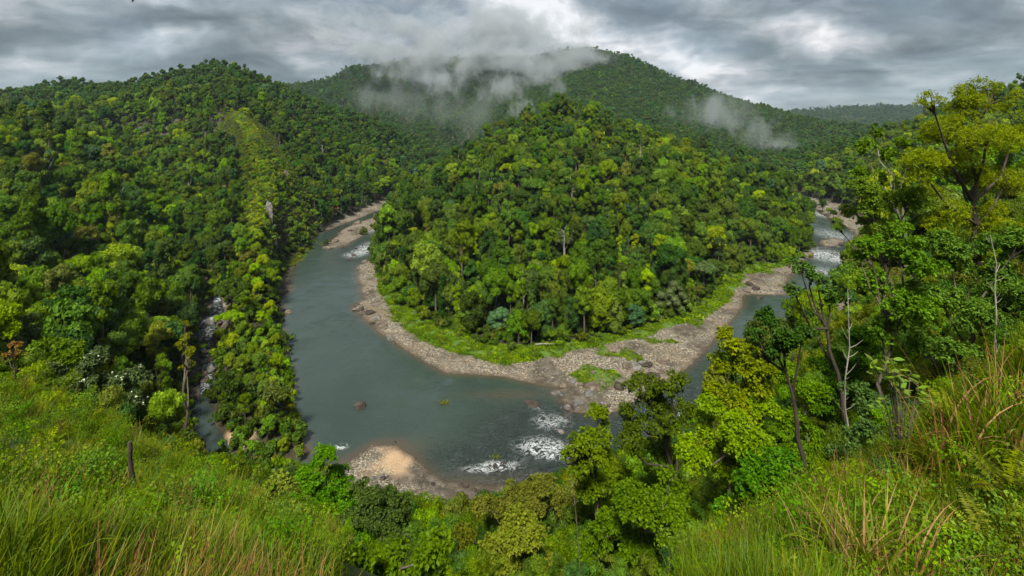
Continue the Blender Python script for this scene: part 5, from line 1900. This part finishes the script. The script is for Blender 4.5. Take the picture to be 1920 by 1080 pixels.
th_coll = proto_collection('thicket_form', b7i)
cl7 = np.clip(fbm(X7 / 7, Y7 / 7, octv=3, seed=130) * 1.1 + .5 + rng.normal(size=len(X7)) * .15, 0, .999)
scatter('thicket', th_coll, np.stack([X7, Y7, h7], -1), np.stack([np.zeros(len(X7))] * 2 + [rng.uniform(0, 6.28, len(X7))], -1), np.stack([s7, s7, s7 * rng.uniform(.8, 1.6, len(X7))], -1),
        rng.integers(0, 4, len(X7)) * 4 + (cl7 * 4).astype(int), label='green thicket covering the steep near slope')


# tall clumps of strap-leaved grass on the right
def clump(label, px, py, Y, n_g, n_d, h0, h1, w, lean, spread):
    x, y = hit(px, py)
    t = empty('grass_clump', (x, y, gz(x, y)))
    tag(t, label, 'grass clump')
    rg_ = np.random.default_rng(int(px + py))
    o = obj('green_blades', blade_geo(rg_, n_g, spread, h0, h1, w, lean, 8, .35).mesh('green_blades', [GRASS_M['bright']]), t)
    o['kind'] = 'stuff'
    o = obj('dry_blades', blade_geo(rg_, n_d, spread * 1.2, h0 * .9, h1 * 1.15, w * .7, lean * 1.1, 8, .30).mesh('dry_blades', [GRASS_M['dry']]), t)
    o['kind'] = 'stuff'


clump('big clump of strap-leaved grass and rusty dead blades at the lower right', 1640, 1150, 7.0, 120, 90, 1.1, 2.3, .030, .42, .30)
clump('tallest grass clump with brown stalks filling the right edge', 1885, 900, 7.5, 260, 150, 1.2, 3.0, .030, .40, .42)
clump('thin straw coloured grass clump left of the big strap-leaved one', 1555, 1120, 7.6, 14, 80, .8, 2.0, .016, .45, .3)
clump('green grass clump between the two largest clumps', 1770, 1060, 7.4, 70, 50, .7, 1.6, .024, .6, .3)
clump('broad-bladed pale grass clump at the bottom left corner', 60, 1140, 5.6, 34, 5, .5, 1.1, .024, .55, .2)
clump('upright grass clump with light stems left of the dark post', 150, 1010, 9.5, 80, 16, .6, 1.5, .014, .4, .22)
clump('drooping grass clump on the bottom edge below the dark post', 245, 1120, 6.4, 40, 8, .4, 1.0, .020, .8, .2)


clump('grass clump with bent brown stalks left of the tallest one', 1790, 930, 7.5, 120, 80, 1.0, 2.2, .024, .5, .3)
clump('upright grass clump behind the tallest one at the right edge', 1905, 800, 9, 90, 90, 1.0, 2.2, .018, .45, .3)
clump('small yellowing grass clump under the big-leaved shrub', 1720, 960, 9, 70, 60, .7, 1.5, .016, .5, .3)


# ferns built frond by frond
def fern(label, px, py, Y, nf, L, mat='yellow', drp=1.0):
    x, y = hit(px, py)
    L = .8 * L * y / Y
    nf = int(nf * 1.5)
    t = empty('fern', (x, y, gz(x, y) + .4 * L))
    tag(t, label, 'fern', 'ferns of the right foreground')
    rg_ = np.random.default_rng(int(px * 3 + py))
    base_me = [frond_geo(rg_, 1.0, 30, .15, drp * f_).mesh('frond', [GRASS_M[mat], FERN_STEM]) for f_ in (.8, 1.15, 1.5)]
    for k in range(nf):
        o = obj('frond', base_me[k % 3], t)
        o.rotation_euler = (rg_.normal() * .1, rg_.uniform(-.35, .25), k * 6.283 / nf + rg_.uniform(-.3, .3))
        o.scale = (L * rg_.uniform(.75, 1.2),) * 3


fern('large yellow-green fern in the bottom right corner', 1860, 1090, 5.2, 9, .8)
fern('fern with arching fronds above the one in the corner', 1900, 1000, 6.2, 9, 1.0)
fern('small low fern at the bottom edge left of the corner ferns', 1730, 1110, 5.4, 8, .6)
fern('yellow fern behind the tall clump, highest on the right', 1790, 735, 13, 10, 1.5)
fern('yellow fern just left of the highest one', 1745, 775, 13, 9, 1.2)
fern('broad yellow fern under the high pair', 1790, 830, 11, 9, 1.2)
fern('green fern between the clumps and the big-leaved bush', 1700, 900, 11, 8, 1.0, 'green')
fern('fern half hidden at the right edge under brown stalks', 1915, 620, 12, 9, 1.3)

# shrub with large oval leaves
bx, bY = (1690 - 960) / F * 15, 15
t = empty('large_leaved_shrub', (bx, bY, gz(bx, bY)))
tag(t, 'shrub with big glossy oval leaves above the yellow ferns', 'shrub')
sg = Geo()
rg = np.random.default_rng(77)
lm = Geo()
tl = np.linspace(0, 1, 6)
rowL = np.stack([tl, -.27 * np.sin(np.pi * tl ** .8) - .002, -.25 * tl ** 2], -1)
rowR = rowL * [1, -1, 1]
mid_ = np.stack([tl, tl * 0, -.25 * tl ** 2 - .05 * np.sin(np.pi * tl)], -1)
Vl = np.concatenate([rowL, mid_, rowR])
Ql = [(k, k + 1, 6 + k + 1, 6 + k) for k in range(5)] + [(6 + k, 7 + k, 13 + k, 12 + k) for k in range(5)]
lm.add(Vl, Ql)
big_leaf = lm.mesh('leaf', [leaf_material('leaf_glossy', (.07, .15, .012), (.17, .29, .03), .35, spec=.5, rough=.35)], smooth=True)
lvs = []
for k in range(16):
    px, py = 1625 + rg.random() * 125, 672 + rg.random() * 75
    e = np.array(P(px, py, 15 + rg.uniform(-.5, .5))) - [bx, bY, gz(bx, bY)]
    V, Q, T = tube(np.stack([[0, 0, -.3], e * [.4, .4, .5], e]), np.array([.03, .02, .01]), 5)
    sg.add(V, Q, T)
    for q_ in range(6):
        lvs.append((e + [0, 0, rg.uniform(-.35, .03)], q_ * 1.05 + rg.uniform(-.3, .3), rg.uniform(-.9, .1), rg.uniform(.17, .30)))
obj('stem', sg.mesh('stem', [BARK]), t)
for (e, a, tilt, s_) in lvs:
    o = obj('leaf', big_leaf, t)
    o.location = e
    o.rotation_euler = (rg.normal() * .2, tilt, a)
    o.scale = (s_,) * 3

# dark charred post in the grass
x, y = hit(254, 955)
pz0 = gz(x, y)
ph = P(245, 826, y)[2] - pz0
tk = np.linspace(0, 1, 10)
pp = np.stack([-.13 * tk + .03 * np.sin(tk * 7), .05 * np.sin(tk * 5), -.4 + (ph + .4) * tk], -1)
V, Q, T = tube(pp, .062 * (1.1 - .2 * tk) * (1 + .12 * np.sin(tk * 23)), 9)
o = obj('dead_post', mesh_np('dead_post', V, Q, [BARK_DARK], smooth=False, tris=T))
o.location = (x, y, pz0)
tag(o, 'dark weathered stump post standing upright in the grass', 'post')

# thin dry stem before the slender tree
a, b_ = np.array(P(1090, 985, 20)), np.array(P(1063, 738, 20))
tk = np.linspace(0, 1, 8)[:, None]
a[2] = gz(a[0], a[1]) - .2
pp = a + (b_ - a) * tk
pp[:, 0] += .08 * np.sin(tk[:, 0] * 5)
V, Q, T = tube(pp - a, .022 * (1.1 - .9 * tk[:, 0]), 5)
g_ = Geo(); g_.add(V, Q, T)
rg = np.random.default_rng(5)
for k in range(14):
    f = rg.uniform(.5, 1)
    s0_ = (b_ - a) * f
    e_ = s0_ + unit(1, rg)[0] * .25 + [0, 0, .2]
    V, Q, T = tube(np.stack([s0_, (s0_ + e_) / 2, e_]), .008, 3, False)
    g_.add(V, Q, T)
o = obj('dry_stem', g_.mesh('dry_stem', [BARK]))
o.location = a
tag(o, 'tall thin brown dry stem crossing the slender tree and rapids', 'stem')

# bare sapling on the right
for (p0_, p1_, lab) in (((1872, 640), (1862, 440), 'bare twiggy sapling in front of the dark tree wall'), ((1590, 760), (1588, 545), 'thin bare stem below the bright tall tree')):
    Y = 24
    a, b_ = np.array(P(*p0_, Y)), np.array(P(*p1_, Y))
    a[2] = gz(a[0], a[1]) - .2
    tk = np.linspace(0, 1, 8)[:, None]
    pp = (b_ - a) * tk + rg.normal(size=(8, 3)) * .06
    g_ = Geo(); g_.add(*tube(pp, .05 * (1.1 - .9 * tk[:, 0]), 5))
    for k in range(22):
        f = rg.uniform(.35, 1)
        s0_ = np.array([np.interp(f, tk[:, 0], pp[:, c_]) for c_ in range(3)])
        d_ = unit(1, rg)[0] * [1, 1, .3] + [0, 0, .8]
        l_ = rg.uniform(.1, 1.0) * (1.3 - f) + .1
        e_ = s0_ + d_ * l_
        g_.add(*tube(np.stack([s0_, (s0_ + e_) / 2 + [0, 0, -.05], e_]), np.array([.014, .009, .004]), 3, False))
    o = obj('sapling', g_.mesh('sapling', [BARK_PALE]))
    o.location = a
    tag(o, lab, 'sapling')

# pale bare trunks that show between the crowns on the peninsula, and driftwood
for (px, p0y, p1y, Y, lab) in ((1057, 500, 425, 300, 'pale bare trunk showing in the middle of the peninsula wood'), (1200, 300, 262, 470, 'pale dead trunk near the peninsula top'),
                              (1140, 455, 402, 330, 'thin pale trunk right of the middle of the peninsula wood'), (1072, 380, 345, 380, 'short pale trunk in the upper peninsula wood')):
    x, y, zt = P(px, p1y, Y)
    zb = gz(x, y)
    tk = np.linspace(0, 1, 6)
    g_ = Geo(); g_.add(*tube(np.stack([.5 * tk ** 2, 0 * tk, -.5 + (zt - zb) * tk], -1), .42 * (1.2 - .8 * tk), 6))
    for k in range(5):
        s0_ = np.array([.4, 0, (zt - zb) * rg.uniform(.75, .97)])
        e_ = s0_ + [rg.normal() * 2, rg.normal() * 2, rg.uniform(.5, 2.5)]
        g_.add(*tube(np.stack([s0_, (s0_ + e_) / 2, e_]), np.array([.16, .1, .04]), 4))
    o = obj('dead_tree', g_.mesh('dead_tree', [BARK_PALE], smooth=True))
    o.location = (x, y, zb)
    tag(o, lab, 'dead tree')
x, y = P0(1022, 848 - 130)
x, y = P0(1020, 650, 1.5)
o = obj('driftwood_log', mesh_np('driftwood_log', *tube(np.array([(-4, 0, .3), (-1, .3, .45), (2, .2, .4), (4.5, -.3, .6)]), np.array([.25, .3, .26, .15]), 7)[:2], [BARK_PALE], smooth=True))
o.location = (x, y, gz(x, y) + .35)
tag(o, 'fallen pale log lying in the green strip under the trees', 'log')

# bird whose wing tip enters the frame at the top
bd_ = Geo()
bd_.add(*tube(np.array([(-.18, 0, 0), (-.1, 0, .02), (0, 0, .03), (.12, 0, .01), (.26, 0, 0)]), np.array([.012, .045, .06, .045, .008]), 8))
for s_ in (-1, 1):
    bd_.add([(.06, s_ * .04, .03), (-.08, s_ * .05, .03), (-.1, s_ * .3, .01), (-.06, s_ * .55, -.05), (.0, s_ * .5, -.03), (.08, s_ * .25, .03),
             (.06, s_ * .04, .045), (-.08, s_ * .05, .04), (-.1, s_ * .3, .02), (-.06, s_ * .55, -.045), (.0, s_ * .5, -.02), (.08, s_ * .25, .045)],
            [(0, 1, 2, 5), (5, 2, 3, 4), (6, 11, 8, 7), (11, 10, 9, 8), (0, 5, 11, 6), (5, 4, 10, 11), (4, 3, 9, 10), (3, 2, 8, 9), (2, 1, 7, 8)])
bm_, nt = new_mat('feather_black')
out(nt, bsdf(nt, (.012, .012, .013), .6))
o = obj('bird', bd_.mesh('bird', [bm_], smooth=False))
o.location = P(254, -13, 28)
o.rotation_euler = (R(80), R(10), R(20))
tag(o, 'small black bird flying past the top edge, only its wing tip in view', 'bird')
# ------------------------------------------------------------------ air: haze, hanging mist and the cloud on the summit
hz_m, nt = new_mat('haze')
pv = nt.node('ShaderNodeVolumePrincipled')
pv.inputs['Color'].default_value = (.60, .79, 1.0, 1)
pv.inputs['Density'].default_value = HAZE_D = 0.00004
pv.inputs['Anisotropy'].default_value = 0.2
out(nt, None, pv.outputs[0])
V = np.array([(x, y, z) for x in (-9500, 9500) for y in (-3500, 9800) for z in (-12, 640)], float)
Qb = [(0, 1, 3, 2), (4, 6, 7, 5), (0, 4, 5, 1), (2, 3, 7, 6), (0, 2, 6, 4), (1, 5, 7, 3)]
o = obj('haze', mesh_np('haze', V, Qb, [hz_m]))
tag(o, 'thin moist haze filling the valley', kind='stuff')


def mist(label, blobs, dens, scale, thr, seed, name='mist', stretch=(1, 1, 1)):
    """a bank of mist: a volume whose density is broken up by noise and fades towards its own edge"""
    lo = np.min([np.array(c) - np.array(r) for c, r in blobs], 0)
    hi = np.max([np.array(c) + np.array(r) for c, r in blobs], 0)
    ce, he = (lo + hi) / 2, (hi - lo) / 2
    m, nt = new_mat(name)
    p = nt.pos()
    wv_ = nt.vmath('ADD', p, nt.vmath('SCALE', nt.vmath('SUBTRACT', nt.noise(p, scale * .7, 3, .55, col=True), (.5, .5, .5)), .9 / scale))
    n_ = nt.noise(nt.vmath('ADD', nt.vmath('MULTIPLY', wv_, stretch), (seed * 13.7, seed * 5.1, 0)), scale, 6, .68)
    tot_ = None
    for c, r in blobs:
        q_ = nt.vmath('DIVIDE', nt.vmath('SUBTRACT', wv_, tuple(c)), tuple(r))
        f_ = nt.mapr(nt.vmath('LENGTH', q_, out=1), 0.0, 1.0, 1.0, 0.0)
        tot_ = f_ if tot_ is None else nt.math('MAXIMUM', tot_, f_)
    d_ = nt.math('ADD', nt.math('MULTIPLY', nt.math('SUBTRACT', n_, .5), 3.4), nt.math('SUBTRACT', tot_, thr))
    d_ = nt.mapr(d_, 0.0, .7, 0.0, dens, True)
    d_ = nt.math('MULTIPLY', d_, nt.mapr(tot_, 0, .25, 0, 1))
    pv = nt.node('ShaderNodeVolumePrincipled')
    pv.inputs['Color'].default_value = (.66, .70, .73, 1)
    pv.inputs['Anisotropy'].default_value = 0.1
    nt.put(pv.inputs['Density'], d_)
    out(nt, None, pv.outputs[0])
    V_, T_ = ICO[2]
    # a rounded hull that encloses the bank
    nn = V_ / np.abs(V_).max(1, keepdims=True)
    hull = V_ * .35 + nn * .65
    o_ = obj(name, mesh_np(name, hull * he * 1.15, None, [m], tris=T_))
    o_.location = ce
    return tag(o_, label, kind='stuff')


def mb(px, py, Y, rx, rz, ry):
    x, y, z = P(px, py, Y)
    return ((x, y, z), (rx / F * Y, ry, rz / F * Y))


mist('grey cloud wrapping the summit ridge of the back mountain',
     [mb(760, 100, 1950, 170, 60, 170), mb(880, 105, 1950, 230, 90, 200), mb(1000, 120, 1900, 170, 90, 200), mb(930, 55, 2000, 300, 70, 200), mb(1090, 100, 1950, 90, 34, 150),
      mb(760, 55, 2000, 220, 60, 180)],
     .012, .0080, .30, 1, 'summit_cloud', (1, 1, 1.3))
mist('torn wisps of mist below the summit cloud', [mb(820, 155, 1750, 150, 50, 120), mb(720, 135, 1800, 90, 45, 120), mb(940, 165, 1650, 120, 60, 120), mb(1050, 165, 1500, 70, 50, 100)],
     .014, .014, .55, 2, 'mist', (1.1, 1, .55))
mist('white plume of mist rising behind the peninsula top', [mb(975, 195, 1000, 45, 50, 45), mb(950, 165, 1050, 40, 40, 45)], .022, .030, .40, 3, 'mist', (1, 1, .5))
mist('mist wisps on the right flank of the back mountain', [mb(1340, 200, 1350, 80, 55, 80), mb(1405, 245, 1250, 90, 50, 80), mb(1450, 272, 1150, 70, 24, 70), mb(1265, 215, 1350, 40, 50, 70)],
     .015, .018, .50, 4, 'mist', (1.2, 1, .45))
mist('small mist plume before the far right mountain', [mb(1552, 240, 2600, 30, 20, 80)], .016, .02, .45, 6, 'mist', (1, 1, .5))
mist('thin veil of mist over the right flank of the back mountain', [mb(1350, 215, 1300, 130, 60, 120), mb(1430, 265, 1150, 110, 30, 100)], .0035, .012, .25, 8, 'mist', (1.2, 1, .6))
mist('thin veil of mist in the notch behind the peninsula', [mb(880, 220, 1500, 130, 70, 150), mb(740, 190, 1700, 120, 50, 150)], .0022, .010, .25, 9, 'mist', (1.2, 1, .6))
